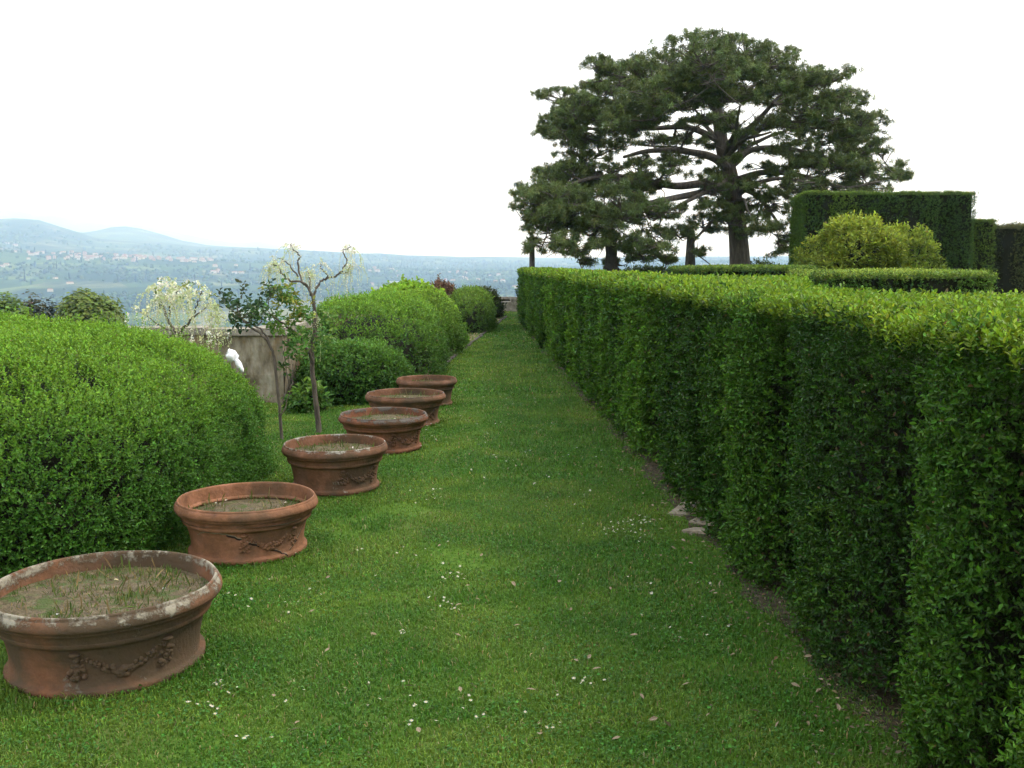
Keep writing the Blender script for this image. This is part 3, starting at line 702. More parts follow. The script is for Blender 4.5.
# ------------------------------------------------------------------ rounded shrubs
def mound(c, ax, pw, name, label, n, leafL, leafW, shootL, kk, c_low, c_top, cat='shrub', group=None, seed=1, bump=.06, bs=.5, ztop=.45, view=True, rz=0, mat=None, boost=None, up=.45, density_gap=.5, slope=0, dead=.003):
    """superellipsoid of shoots sitting on the ground; c = middle of its foot, ax = half sizes (x, y, height)"""
    t = thing(name, label, cat, (c[0], c[1], 0), rz, group)
    ax = np.asarray(ax, float)
    m = n * 14
    u = rdir(m); u[:, 2] = np.abs(u[:, 2])
    r = (np.abs(u[:, 0]) ** pw + np.abs(u[:, 1]) ** pw + np.abs(u[:, 2]) ** pw) ** (-1 / pw)
    q = u * r[:, None]
    Nn = unit(np.sign(u) * np.abs(q) ** (pw - 1) / ax)
    P = q * ax
    # even out the sampling over the surface
    nq = unit(np.sign(u) * np.abs(q) ** (pw - 1))
    w = r ** 2 / np.maximum(.1, np.abs(np.sum(unit(q) * nq, 1))) * np.linalg.norm(nq / ax, axis=1)
    co, si = math.cos(rz), math.sin(rz)
    Wp = np.column_stack([P[:, 0] * co - P[:, 1] * si + c[0], P[:, 0] * si + P[:, 1] * co + c[1], P[:, 2]])
    P[:, 2] *= 1 - slope * np.clip(P[:, 0] / ax[0] + .15, 0, 1) ** 1.4
    Wn = np.column_stack([Nn[:, 0] * co - Nn[:, 1] * si, Nn[:, 0] * si + Nn[:, 1] * co, Nn[:, 2]])
    if view:
        fc = np.sum(Wn * unit(np.array([[0, 0, EYE]]) - Wp), 1); w = w * np.where(fc > -.25, 1, .18)
    k = rng.uniform(0, np.quantile(w, .99), m) < w; P, Nn = P[k][:n], Nn[k][:n]; n = len(P)
    rough = fbm(P + seed, bs, seed)
    gapn = fbm(P + 5, bs * .38, seed + 6)
    keep = rng.uniform(0, 1, n) < np.clip(1 - density_gap * 2.6 * np.clip(-gapn - .2, 0, 1) * 2, .12, 1)
    P, Nn, rough = P[keep], Nn[keep], rough[keep]; n = len(P)
    stray = .09 * (rng.uniform(0, 1, n) < .02)
    P = P + Nn * (bump * rough * 1.6 + .6 * bump * fbm(P + 2, bs * 2.2, seed + 8) + stray - shootL * .5 - .09 * rng.uniform(0, 1, (n,)) ** 2)[:, None]
    zf = np.clip(P[:, 2] / ax[2], 0, 1)
    D = unit(Nn * .8 + rdir(n) * .55 + np.array([0, 0, up]))
    p_, T, N_, idx, fr = shoot_leaves(P, D, shootL * rng.uniform(.5, 1.4, n), kk)
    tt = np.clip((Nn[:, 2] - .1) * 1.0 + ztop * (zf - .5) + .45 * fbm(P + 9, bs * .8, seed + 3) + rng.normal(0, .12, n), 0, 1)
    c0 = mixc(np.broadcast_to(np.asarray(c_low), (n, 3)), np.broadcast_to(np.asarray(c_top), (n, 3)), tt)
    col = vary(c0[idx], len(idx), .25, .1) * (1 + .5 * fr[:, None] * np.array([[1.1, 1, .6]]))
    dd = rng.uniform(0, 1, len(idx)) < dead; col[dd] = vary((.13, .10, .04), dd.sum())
    s = rng.uniform(.7, 1.25, len(idx))
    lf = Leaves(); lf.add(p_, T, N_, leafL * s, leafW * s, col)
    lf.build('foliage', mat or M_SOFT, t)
    b = MB(); v, f = ICO[2]; uu = v.copy()
    rr = (np.abs(uu[:, 0]) ** pw + np.abs(uu[:, 1]) ** pw + np.abs(uu[:, 2]) ** pw) ** (-1 / pw)
    vv = uu * rr[:, None] * (ax - np.minimum(.30, ax * .25)); vv[:, 2] = np.maximum(vv[:, 2], -.03)
    vv[:, 2] *= 1 - slope * np.clip(vv[:, 0] / ax[0] + .15, 0, 1) ** 1.4
    vv += .05 * np.column_stack([fbm(vv, .3, 3), fbm(vv, .3, 4), 0 * vv[:, 0]])
    b.add(vv, [f]); b.build('branches', M_TWIG, t)
    return t

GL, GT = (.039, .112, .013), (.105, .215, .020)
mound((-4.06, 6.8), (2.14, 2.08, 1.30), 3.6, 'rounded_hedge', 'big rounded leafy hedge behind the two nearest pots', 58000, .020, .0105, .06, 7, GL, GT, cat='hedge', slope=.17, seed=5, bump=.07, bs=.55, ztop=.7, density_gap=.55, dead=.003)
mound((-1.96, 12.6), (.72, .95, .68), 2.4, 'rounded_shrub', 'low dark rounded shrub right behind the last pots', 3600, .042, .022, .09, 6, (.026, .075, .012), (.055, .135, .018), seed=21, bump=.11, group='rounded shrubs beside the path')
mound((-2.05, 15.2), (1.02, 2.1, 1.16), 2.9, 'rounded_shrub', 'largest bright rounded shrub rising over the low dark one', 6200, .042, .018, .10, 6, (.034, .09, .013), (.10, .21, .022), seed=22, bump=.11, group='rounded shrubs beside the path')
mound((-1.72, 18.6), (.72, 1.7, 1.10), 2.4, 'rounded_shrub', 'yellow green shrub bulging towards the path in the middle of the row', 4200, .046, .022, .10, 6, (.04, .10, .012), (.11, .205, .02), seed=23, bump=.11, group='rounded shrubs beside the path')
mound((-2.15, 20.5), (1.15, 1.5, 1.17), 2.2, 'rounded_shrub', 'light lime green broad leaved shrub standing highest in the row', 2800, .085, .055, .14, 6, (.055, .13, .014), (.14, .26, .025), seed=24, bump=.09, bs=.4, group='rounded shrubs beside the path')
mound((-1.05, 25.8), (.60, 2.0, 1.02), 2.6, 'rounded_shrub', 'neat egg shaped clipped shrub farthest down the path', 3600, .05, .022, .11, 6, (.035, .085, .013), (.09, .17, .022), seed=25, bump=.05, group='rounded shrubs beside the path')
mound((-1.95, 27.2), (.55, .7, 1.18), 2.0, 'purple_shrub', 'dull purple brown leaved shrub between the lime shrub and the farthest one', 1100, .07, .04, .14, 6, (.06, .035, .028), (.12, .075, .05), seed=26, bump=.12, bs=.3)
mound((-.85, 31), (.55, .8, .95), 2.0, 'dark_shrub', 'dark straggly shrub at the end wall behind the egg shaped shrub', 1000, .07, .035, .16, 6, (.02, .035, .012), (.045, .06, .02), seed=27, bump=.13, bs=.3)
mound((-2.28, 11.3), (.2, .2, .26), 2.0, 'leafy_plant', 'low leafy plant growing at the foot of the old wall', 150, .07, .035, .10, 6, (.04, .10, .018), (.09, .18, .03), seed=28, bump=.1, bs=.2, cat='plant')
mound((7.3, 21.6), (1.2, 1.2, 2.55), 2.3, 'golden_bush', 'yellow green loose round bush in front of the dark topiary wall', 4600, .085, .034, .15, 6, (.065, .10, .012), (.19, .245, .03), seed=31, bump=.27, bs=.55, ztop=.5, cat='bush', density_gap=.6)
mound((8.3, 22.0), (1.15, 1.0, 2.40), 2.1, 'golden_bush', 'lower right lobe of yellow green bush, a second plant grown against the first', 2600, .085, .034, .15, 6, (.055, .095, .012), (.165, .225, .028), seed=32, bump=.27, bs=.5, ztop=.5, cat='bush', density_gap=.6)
simple_hedge([(13.75, 29.2), (17.5, 28.6), (17.5, 31), (13.8, 31)], 2.72, 'overgrown brownish green hedge with uneven top at the right edge behind the clipped blocks', cf=(.040, .055, .022), ct=(.07, .075, .032), s=600, lL=.045, lW=.018, sh=.12, seed=14, wave=.12, amp=.22, seam=.7, be=.2, name='overgrown_hedge')
mound((5.2, 39.0), (1.6, .8, 1.55), 2.0, 'dark_shrub', 'dark low shrub seen behind the foot of the pine', 1500, .10, .05, .2, 6, (.016, .036, .012), (.035, .06, .02), seed=34, bump=.2, bs=.4)
mound((9.7, 39.5), (1.6, .8, 1.75), 2.0, 'dark_shrub', 'dark low shrub between the pine trunk and topiary wall', 1500, .10, .05, .2, 6, (.016, .036, .012), (.035, .06, .02), seed=35, bump=.2, bs=.4)

# ------------------------------------------------------------------ walls, kerb
def wall_strip(name, label, line, zt, th, mat, cope=.0, z0=-1.6, cat='wall'):
    t = thing(name, label, cat, (line[0][0], line[0][1], 0)); b = MB(); g = MB()
    for (a, c) in zip(line[:-1], line[1:]):
        a = np.array(a, float); c = np.array(c, float); d = c - a; l = np.hypot(*d); tt = d / l; nn = np.array([tt[1], -tt[0]])
        nu, nv = max(2, int(l / .15)), 16
        for side, o in ((1, 0), (-1, -th)):
            s = np.linspace(0, l, nu); z = np.linspace(z0, zt, nv); S, Z = np.meshgrid(s, z)
            P = np.column_stack([(a[0] + tt[0] * S + nn[0] * o).ravel(), (a[1] + tt[1] * S + nn[1] * o).ravel(), Z.ravel()])
            P[:, :2] += nn * (.045 * fbm(P, .3, 3, 4))[:, None] * side
            P[-nu:, 2] += .018 * noise(P[-nu:], .4, 5)
            i, j = np.meshgrid(np.arange(nu - 1), np.arange(nv - 1)); k = (j * nu + i).ravel()
            q = np.stack([k, k + 1, k + nu + 1, k + nu], -1); b.add(P, [q if side > 0 else q[:, ::-1]])
        e0 = a; e1 = c
        for e in (e0, e1):
            p4 = np.array([[*e, z0], [*(e - nn * th), z0], [*(e - nn * th), zt], [*e, zt]]); b.add(p4, [[[0, 1, 2, 3]]])
        # coping stones
        s = 0
        while s < l - .05:
            w = min(rng.uniform(.5, .8), l - s); m_ = a + tt * (s + w / 2) - nn * th / 2
            g.box((m_[0], m_[1], zt + .035 + rng.normal(0, .004)), (w / 2 - .006, th / 2 + .035, .035 + rng.uniform(0, .008)), math.atan2(tt[1], tt[0]), .97); s += w
    o1 = b.build('masonry', mat, t); o2 = g.build('coping', M_STONE, t)
    for o in (o1, o2): o.location = (-line[0][0], -line[0][1], 0)
    return t
wall_strip('parapet_wall', 'stained old plaster wall with stone coping behind the thin trees', [(-9, 11.9), (-2.72, 11.9), (-2.62, 22), (-2.2, 37)], .82, .35, M_WALL)
wall_strip('end_wall', 'low weathered stone wall closing the far end of path', [(-2.2, 36.2), (2.6, 36.0)], .40, .4, M_DSTONE)
b = MB(); a = at(500, 303, 35.6); b.box((.15, 35.55, .17), (.55, .22, .17), .05); b.box((.45, 35.5, .40), (.5, .12, .05), .18)
tag(b.build('stone_step', M_STONE), 'pale stone slab leaning on the low wall at the path end', 'step')
# stone edging along the left of the path
b = MB(); pts = [ground(*p_) for p_ in [(425, 383), (440, 369), (462, 351), (480, 337), (496, 325), (506, 317)]]
sp = smooth_path(pts, 8); l_ = np.linalg.norm(np.diff(sp, axis=0), axis=1).cumsum(); l_ = np.r_[0, l_]
s = 0
while s < l_[-1] - .3:
    w = rng.uniform(.35, .6); x = np.interp(s + w / 2, l_, sp[:, 0]); y = np.interp(s + w / 2, l_, sp[:, 1]); x2 = np.interp(s + w / 2 + .1, l_, sp[:, 0]); y2 = np.interp(s + w / 2 + .1, l_, sp[:, 1])
    b.box((x + rng.normal(0, .01), y, .0), (w / 2 - .01, .03, .03 + rng.uniform(0, .01)), math.atan2(y2 - y, x2 - x) + rng.normal(0, .02), .95); s += w
tag(b.build('kerb', M_DSTONE), kind='structure')
V = np.vstack([sp + [-.02, 0, .012], sp + [-.55, 0, .012], sp + [-1.2, 0, .012]]); n = len(sp); k = np.arange(n - 1)
q = np.vstack([np.stack([k + j * n, k + 1 + j * n, k + 1 + (j + 1) * n, k + (j + 1) * n], -1) for j in (0, 1)])
tag(link_mesh('flower_bed_soil', V, [q], M_SOIL), kind='structure')

# yellow tuft by the kerb
c = ground(487, 325); t = thing('yellow_flowers', 'small yellow mound of flowers beside the far kerb', 'flowers', (c[0], c[1], 0))
n = 260; u = rdir(n); u[:, 2] = np.abs(u[:, 2]); P = u * [.19, .15, .09]; D = unit(u + [0, 0, .4]); lf = Leaves(); N_ = unit(np.cross(D, rdir(n)))
lf.add(P, unit(np.cross(N_, D)), D, .06, .05, vary((.55, .36, .03), n, .2)); lf.build('petals', M_SOFT, t)
b = MB(); b.blob((0, 0, 0), (.16, .13, .07), 3, .1, 1); b.build('leaf_cushion', flat_mat('yellow_stalks', (.22, .17, .03)), t)

# crumpled white cloth on the hedge shoulder
v, f = ICO[2]; v = v * [.045, .04, .05]
v = v * (1 + .7 * fbm(v, .035, 3)[:, None]) ; v = np.vstack([v]); v[:, 0] += -.35 * v[:, 2]
v2, f2 = ICO[2]; v2 = v2 * [.025, .025, .06]; v2 = v2 * (1 + .3 * 2 * fbm(v2 + 1, .03, 5)[:, None]); v2[:, 0] += -.4 * v2[:, 2]
c = at(232, 356, 7.95)
b = MB(); b.add(v, [f]); b.add(v2 + [.055, 0, -.075], [f2])
o = b.build('white_cloth', ramp_mat('white_cloth', [(.3, (.55, .57, .62)), (.5, (.82, .82, .84)), (.8, (.85, .85, .85))], 18, bump=.4, bscale=30), smooth=True, loc=(c[0], c[1], c[2]))
tag(o, 'crumpled white cloth lying on the shoulder of the big rounded hedge', 'cloth')

# ------------------------------------------------------------------ statues on the terrace edge
def stone(name, label, px, d, build, cat):
    g = at(px, 272, d); t = thing(name, label, cat, (g[0], d, 0)); build(t); return t
def plinth(t, w, ztop, name='plinth'):
    b = MB(); b.box((0, 0, ztop / 2 - .06), (w, w, ztop / 2 - .06)); b.box((0, 0, .1), (w + .08, w + .08, .1)); b.box((0, 0, ztop - .11), (w + .05, w + .05, .03)); b.box((0, 0, ztop - .045), (w + .11, w + .11, .04)); b.build(name, M_DSTONE, t)
def fig(t):
    plinth(t, .21, 1.46)
    b = MB(); prof = [(.0, 1.455), (.26, 1.457), (.255, 1.53), (.20, 1.60), (.175, 1.80), (.18, 2.0), (.20, 2.15), (.165, 2.28), (.19, 2.42), (.225, 2.55), (.20, 2.66), (.09, 2.72), (.065, 2.77)]
    b.lathe(prof, 40, sx=1.0, sy=.72, wob=.035, seed=5, flute=.035)
    b.build('draped_figure', M_DSTONE, t, smooth=True)
    h = MB(); v, f = ICO[2]; v = v * [.095, .11, .135]; v[:, 1] -= .02 * np.exp(-((v[:, 0] / .02) ** 2 + ((v[:, 2] + .01) / .04) ** 2)) * (v[:, 1] < 0); h.add(v + [0, -.02, 2.88], [f])
    h.blob((0, .02, 2.93), (.11, .115, .12), 4, .12, 2); h.build('head', M_DSTONE, t, smooth=True)
    for s in (-1, 1):
        a = MB(); a.tube(smooth_path([(s * .20, 0, 2.60), (s * .27, .02, 2.40), (s * .22, -.14, 2.22), (s * .06, -.18, 2.30)], 5), [.07, .068, .066, .064, .06, .058, .056, .052, .05, .047, .044, .04, .038, .036, .034, .03], 8); a.build('arm', M_DSTONE, t, smooth=True)
stone('stone_statue', 'weathered draped stone statue on a square plinth under the left boughs', 611, 31.5, fig, 'statue')
def obe(t):
    plinth(t, .27, 1.46)
    b = MB(); b.box((0, 0, 2.12), (.135, .135, .66), .3, .62); b.box((0, 0, 2.84), (.084, .084, .06), .3, .05); b.box((0, 0, 1.50), (.17, .17, .05), .3); b.build('shaft', M_DSTONE, t)
stone('stone_obelisk', 'slim dark stone obelisk on plinth left of the pine trunk', 690, 34, obe, 'obelisk')
def pil(t):
    plinth(t, .20, 1.42)
    b = MB(); b.lathe([(.0, 1.415), (.12, 1.418), (.12, 1.46), (.088, 1.48), (.082, 1.9), (.078, 2.15), (.10, 2.17), (.11, 2.22), (.0, 2.23)], 20); b.build('shaft', M_DSTONE, t, smooth=True)
    b = MB(); b.blob((0, 0, 2.36), (.13, .13, .15), 2, .06, 2); b.build('finial', M_DSTONE, t, smooth=True)
stone('stone_pillar', 'short slim stone pillar at the far corner of the long hedge', 532, 31.0, pil, 'pillar')

# ------------------------------------------------------------------ thin trees by the wall
def pxline(pts, y, dy=0):
    m_ = len(pts); ds = np.linspace(0, dy, m_)
    return np.array([at(a, b_, y + d) for (a, b_), d in zip(pts, ds)])
def tree_px(name, label, base_px, y, lines, loc=None, group=None):
    """lines: (points as seen, first radius, last radius, depth drift); the first is the trunk"""
    g = ground(base_px[0], base_px[1]); y = y or g[1]
    t = thing(name, label, 'tree', (g[0], y, 0), 0, group); off = np.array([g[0], y, 0])
    tr = MB(); br = MB(); tips = []
    for k, (pts, r0, r1, dy) in enumerate(lines):
        p_ = smooth_path(pxline(pts, y, dy) - off, 5)
        p_ += .006 * rng.normal(0, 1, p_.shape) * (1 if k else .6)
        if k == 0: p_[0, 2] = -.03
        (tr if k == 0 else br).tube(p_, np.linspace(r0, r1, len(p_)), 7); tips.append(p_)
    tr.build('trunk', M_BARK2, t, smooth=True); br.build('branches', M_BARK2, t, smooth=True)
    return t, off, tips, y
def racemes(lf, P, n, ln, sp, cols, sz=.02, stems=None):
    """hanging blossom chains"""
    for _ in range(n):
        p0 = P[rng.integers(len(P))] + rng.normal(0, sp, 3) * [1, 1, .6]
        L_ = ln * rng.uniform(.5, 1.2); k = int(L_ / .009); f = np.linspace(0, 1, k)
        a = rng.uniform(0, 6.28); out = rng.uniform(.05, .22) * L_ / .3
        q = p0 + np.column_stack([np.cos(a) * out * np.sin(f * 1.5), np.sin(a) * out * np.sin(f * 1.5), .12 * L_ * np.sin(f * 3.1) - L_ * f ** 1.25])
        q += rng.normal(0, .006, q.shape)
        T = unit(rng.normal(0, 1, (k, 3)) + [0, 0, -.4]); N_ = unit(np.cross(T, rdir(k)))
        c = vary(cols[rng.integers(len(cols))], k, .18, .06); s = sz * (1.1 - .6 * f) * rng.uniform(.8, 1.2, k)
        lf.add(q, T, N_, s, s * .75, c)
        if stems is not None and k > 4: stems.tube(q[np.linspace(0, k - 1, 6).astype(int)], .0016, 3)
def sprays(lf, P, n, sp, L_, kk, leafL, leafW, cols, up=.3):
    p0 = P[rng.integers(0, len(P), n)] + rng.normal(0, sp, (n, 3)); D = unit(rdir(n) + [0, 0, up])
    p_, T, N_, idx, fr = shoot_leaves(p0, D, L_ * rng.uniform(.6, 1.3, n), kk)
    T = unit(T * [1, 1, .7]); N_ = unit(N_ + [0, 0, .8]); N_ = unit(N_ - T * np.sum(N_ * T, 1, keepdims=True))
    cc = np.asarray(cols)[rng.integers(0, len(cols), n)][idx]; s = rng.uniform(.7, 1.2, len(idx))
    lf.add(p_, T, N_, leafL * s, leafW * s, vary(cc, len(idx), .25, .1))
M_SHOOT = flat_mat('pale_shoot', (.40, .42, .22))
PALE = [(.60, .62, .46), (.52, .58, .34), (.68, .68, .60), (.44, .52, .26)]
c2 = lambda L_: [(100 + a * .3125, 220 + b_ * .3125) for a, b_ in L_]
t, off, tips, y = tree_px('curly_tree', 'thin curly branched tree with hanging pale blossom, in front of wall', (318, 433), None, [
    (c2([(702, 682), (692, 580), (678, 450), (690, 330), (682, 248)]), .030, .016, .05),
    (c2([(682, 455), (665, 415), (640, 375), (600, 340), (540, 300)]), .018, .007, -.25),
    (c2([(684, 250), (655, 205), (610, 192), (580, 170), (572, 150), (548, 145)]), .013, .005, -.15),
    (c2([(662, 215), (640, 180), (634, 130), (640, 115), (615, 90), (612, 76)]), .011, .004, .1),
    (c2([(634, 178), (600, 140), (570, 120)]), .009, .003, .2),
    (c2([(684, 245), (700, 205), (722, 190), (760, 178), (782, 150), (790, 130), (778, 100), (800, 88)]), .013, .004, .15),
    (c2([(722, 190), (728, 175), (708, 160), (706, 140)]), .008, .003, -.1),
    (c2([(770, 172), (795, 165), (800, 145)]), .007, .003, .05),
    (c2([(672, 240), (668, 180), (665, 165)]), .008, .003, .25)])
lf = Leaves()
ends = np.vstack([tp[-3:] for tp in tips[2:]])
st = MB(); racemes(lf, ends, 110, .24, .05, PALE, .017, st); racemes(lf, tips[0][-8:], 14, .25, .05, PALE[:2], .015, st)
lf.build('blossom', M_SOFT, t); tag(st.build('hanging_shoots', M_SHOOT, t), kind='stuff')
lf = Leaves(); mid = np.array([at(a, b_, y + rng.normal(0, .2)) - off for a, b_ in [(275, 322), (290, 330), (300, 312), (305, 335), (318, 318), (326, 335), (310, 345), (285, 300), (330, 322), (296, 345), (322, 340), (262, 315), (280, 292)]])
sprays(lf, mid, 230, .04, .11, 6, .05, .026, [(.08, .20, .035), (.06, .16, .03), (.12, .22, .04)], .1)
sprays(lf, mid[[7, 12, 2]], 40, .06, .1, 6, .045, .022, [(.24, .27, .05), (.19, .22, .04)], .1)
lf.build('foliage', M_SOFT, t)
t, off, tips, y = tree_px('rose_tree', 'slender dark leaved tree leaning left before the stained wall', (282, 440), None, [
    (c2([(582, 700), (575, 600), (562, 480), (552, 420), (520, 370), (470, 335)]), .017, .010, .0),
    (c2([(545, 400), (515, 350), (455, 320), (420, 285)]), .010, .004, .1), (c2([(470, 335), (440, 290), (455, 240)]), .008, .003, -.1), (c2([(500, 345), (530, 290), (545, 250), (560, 215)]), .007, .003, .1),
    (c2([(575, 600), (600, 520), (590, 430), (605, 370)]), .007, .003, .15), (c2([(578, 640), (612, 540), (618, 460)]), .006, .003, .25)])
lf = Leaves(); mid = np.array([at(a, b_, y + rng.normal(0, .15)) - off for a, b_ in [(230, 297), (237, 305), (245, 290), (250, 300), (256, 310), (236, 318), (248, 322), (262, 300), (270, 296), (228, 310), (240, 312), (258, 322), (268, 288), (252, 316)]])
sprays(lf, mid, 66, .06, .10, 5, .055, .032, [(.028, .065, .026), (.04, .085, .03), (.05, .07, .035)], .2)
mid = np.array([at(a, b_, y + .1) - off for a, b_ in [(288, 350), (292, 360), (284, 370), (295, 345)]]); sprays(lf, mid, 16, .03, .08, 4, .045, .026, [(.04, .10, .02), (.07, .13, .03)])
lf.build('foliage', M_SOFT, t)
t, off, tips, y = tree_px('wisteria_tree', 'low tree covered in hanging white and pale yellow blossom behind the rounded hedge', (188, 440), 10.2, [
    ([(186, 440), (186, 400), (184, 355), (178, 335)], .035, .024, 0),
    ([(178, 335), (168, 320), (161, 300), (158, 292)], .017, .006, .1), ([(168, 320), (172, 300), (180, 288)], .010, .004, -.15), ([(178, 335), (192, 318), (197, 305), (202, 290)], .015, .005, -.1), ([(192, 318), (205, 308), (212, 300)], .009, .004, .15), ([(178, 338), (160, 325), (140, 312)], .010, .004, .1)])
lf = Leaves()
mid = np.array([at(a, b_, y + rng.normal(0, .2)) - off for a, b_ in [(158, 285), (165, 280), (172, 287), (180, 284), (186, 290), (160, 295), (176, 296), (195, 283), (200, 290), (206, 296), (212, 304), (216, 310), (190, 296), (168, 300), (218, 318)]])
st = MB(); racemes(lf, mid, 80, .44, .045, PALE, .024, st); racemes(lf, mid[:9], 40, .07, .06, [(.74, .74, .66), (.66, .68, .50)], .03)
mid2 = np.array([at(a, b_, y - .4) - off for a, b_ in [(132, 312), (140, 308), (148, 312), (136, 304), (222, 335), (210, 340), (200, 335)]])
racemes(lf, mid2, 32, .07, .05, [(.74, .74, .62), (.6, .62, .35)], .026)
racemes(lf, np.array([at(140, 290, y) - off, at(150, 288, y) - off]), 5, .3, .03, PALE[1:2], .016, st)
lf.build('blossom', M_SOFT, t); tag(st.build('hanging_shoots', M_SHOOT, t), kind='stuff')
lf = Leaves(); sprays(lf, mid, 20, .06, .08, 5, .04, .02, [(.22, .27, .07), (.12, .18, .05)]); lf.build('foliage', M_SOFT, t)

# ------------------------------------------------------------------ the umbrella pine
PD = 35.0
g0 = at(740, 268, PD); base = np.array([g0[0], PD, 0])
t = thing('pine_tree', 'large spreading umbrella pine with dark tufted crown and bare limbs', 'tree', tuple(base))
tr = MB(); br = MB()
def pxp(a, b_, d): return at(a, b_, PD + d) - base
trunk = smooth_path([pxp(739, 317, 0) * [1, 1, 0] + [0, 0, -.1], pxp(740, 268, 0), pxp(737, 225, 0), pxp(731, 180, .1), pxp(722, 145, .1), pxp(717, 105, 0), pxp(713, 65, -.1), pxp(712, 45, 0)], 6)
tr.tube(trunk, np.interp(np.linspace(0, 1, len(trunk)), [0, .14, .3, .55, .8, 1], [.50, .36, .30, .24, .13, .05]), 14)
tr.build('trunk', M_BARK, t, smooth=True)
limbs = [
    ([(728, 168), (712, 157), (690, 152), (650, 151), (622, 158)], .17, -1.2), ([(733, 190), (705, 184), (670, 186), (630, 178), (590, 178), (560, 190)], .16, -2.5), ([(722, 142), (690, 128), (655, 128), (600, 130), (560, 128)], .12, .6),
    ([(728, 150), (745, 132), (765, 112), (785, 92)], .15, -1.0), ([(733, 165), (752, 150), (785, 148), (820, 155), (850, 165)], .12, 1.5), ([(736, 180), (765, 172), (800, 176), (840, 186), (880, 182)], .12, -1.5),
    ([(737, 195), (760, 182), (785, 178), (815, 182)], .10, -3), ([(736, 186), (757, 195), (770, 212), (784, 232)], .12, 2), ([(719, 112), (695, 92), (660, 78), (635, 72)], .09, -.8), ([(718, 105), (748, 88), (785, 74), (815, 80)], .09, .8),
    ([(715, 82), (700, 62), (690, 48)], .06, -1), ([(715, 78), (735, 58), (750, 48)], .06, .5), ([(732, 178), (705, 192), (680, 205), (655, 220)], .11, -4), ([(737, 205), (720, 215), (700, 235), (688, 252)], .08, -1.5),
    ([(725, 155), (735, 130), (742, 105)], .10, -4.5), ([(724, 150), (705, 125), (690, 105)], .10, 4.5), ([(728, 160), (760, 140), (800, 125)], .11, 4), ([(728, 165), (690, 150), (640, 145)], .10, 4), ([(735, 185), (690, 195), (640, 205), (595, 215), (550, 225)], .13, -5),
    ([(724, 145), (760, 128), (810, 122), (850, 128)], .11, -1), ([(737, 200), (745, 200), (750, 215)], .07, -3.5), ([(726, 158), (745, 140), (770, 132)], .10, -4)]
lpts = []; lrad = []
for pts, r0, dy in limbs:
    m_ = len(pts); ds = np.linspace(0, 1, m_) ** .8 * dy
    p_ = smooth_path([pxp(a, b_, d) for (a, b_), d in zip(pts, ds)], 7)
    w = np.linspace(0, 1, len(p_)); p_ += (.07 * np.column_stack([noise(p_ * 1.0 + dy, .9, 1), noise(p_ + dy, .9, 2), noise(p_ + dy, .9, 3)])) * w[:, None]
    rr = r0 * (1 - .72 * w); br.tube(p_, rr, 8); lpts.append(p_); lrad.append(rr)
lpts = np.vstack(lpts); lrad = np.concatenate(lrad)
pads = [(700, 38, 30, 12), (742, 40, 28, 11), (720, 33, 24, 8), (665, 52, 28, 13), (780, 54, 26, 13), (630, 64, 22, 11), (608, 64, 9, 7), (815, 80, 20, 12), (838, 104, 22, 15), (690, 62, 36, 13), (735, 65, 38, 13), (790, 86, 28, 13), (642, 86, 32, 12), (600, 84, 18, 8), (603, 102, 28, 11), (572, 112, 24, 11),
        (548, 132, 12, 8), (562, 122, 18, 9), (592, 135, 26, 9), (858, 124, 18, 15), (852, 150, 24, 13), (885, 173, 20, 13), (862, 182, 22, 10), (822, 140, 26, 13), (792, 118, 26, 11), (832, 168, 26, 11), (803, 184, 20, 8), (590, 170, 22, 9), (580, 158, 12, 6), (565, 185, 26, 12), (538, 195, 20, 13), (528, 215, 14, 14), (555, 222, 26, 15),
        (592, 203, 30, 13), (625, 182, 22, 9), (622, 215, 26, 13), (540, 245, 22, 14), (572, 250, 22, 10), (645, 204, 22, 11), (658, 230, 20, 10), (605, 236, 20, 9), (700, 98, 26, 9), (660, 106, 28, 9), (745, 92, 28, 9), (720, 80, 26, 10), (640, 118, 20, 6), (690, 125, 16, 5), (768, 100, 24, 9), (668, 168, 16, 6), (650, 182, 22, 8), (640, 165, 14, 5),
        (775, 150, 14, 5), (742, 178, 14, 6), (735, 205, 20, 9), (742, 222, 22, 11), (757, 214, 18, 8), (700, 205, 16, 8), (772, 195, 14, 7), (655, 256, 12, 6), (632, 258, 14, 6), (668, 262, 8, 5), (690, 232, 10, 7), (714, 228, 10, 7), (676, 214, 18, 8), (780, 225, 12, 10), (786, 240, 8, 7), (715, 190, 12, 5), (757, 124, 18, 6), (810, 105, 22, 9), (676, 82, 28, 10), (705, 140, 10, 4), (580, 262, 12, 5), (725, 55, 30, 9), (612, 262, 8, 4), (810, 160, 18, 7), (790, 165, 12, 4), (770, 172, 12, 4)]
pads += [(745, 232, 22, 9), (730, 215, 22, 9), (765, 228, 18, 8), (780, 250, 12, 8), (702, 222, 20, 8), (680, 235, 16, 8), (660, 246, 18, 8), (755, 202, 18, 7), (776, 208, 18, 7), (802, 196, 16, 6), (718, 200, 16, 6), (705, 252, 9, 6), (640, 250, 16, 8), (790, 190, 20, 6)]
pads += [(600, 148, 26, 8), (625, 140, 24, 7), (575, 150, 20, 8), (612, 165, 24, 7), (582, 168, 20, 8), (650, 140, 18, 5), (555, 172, 18, 8)]
pads += [(610, 88, 22, 11), (618, 110, 24, 9), (640, 100, 26, 10), (600, 190, 30, 12), (570, 205, 28, 12), (545, 225, 24, 13), (600, 225, 26, 11), (560, 240, 24, 11), (640, 190, 24, 10), (530, 205, 16, 12), (660, 212, 20, 9)]
for _ in range(36): pads.append((rng.uniform(525, 655), rng.uniform(170, 245), rng.uniform(14, 26), rng.uniform(8, 13)))
pads = [(a, b_ + (8 if b_ < 75 else 0), c, d) for a, b_, c, d in pads]
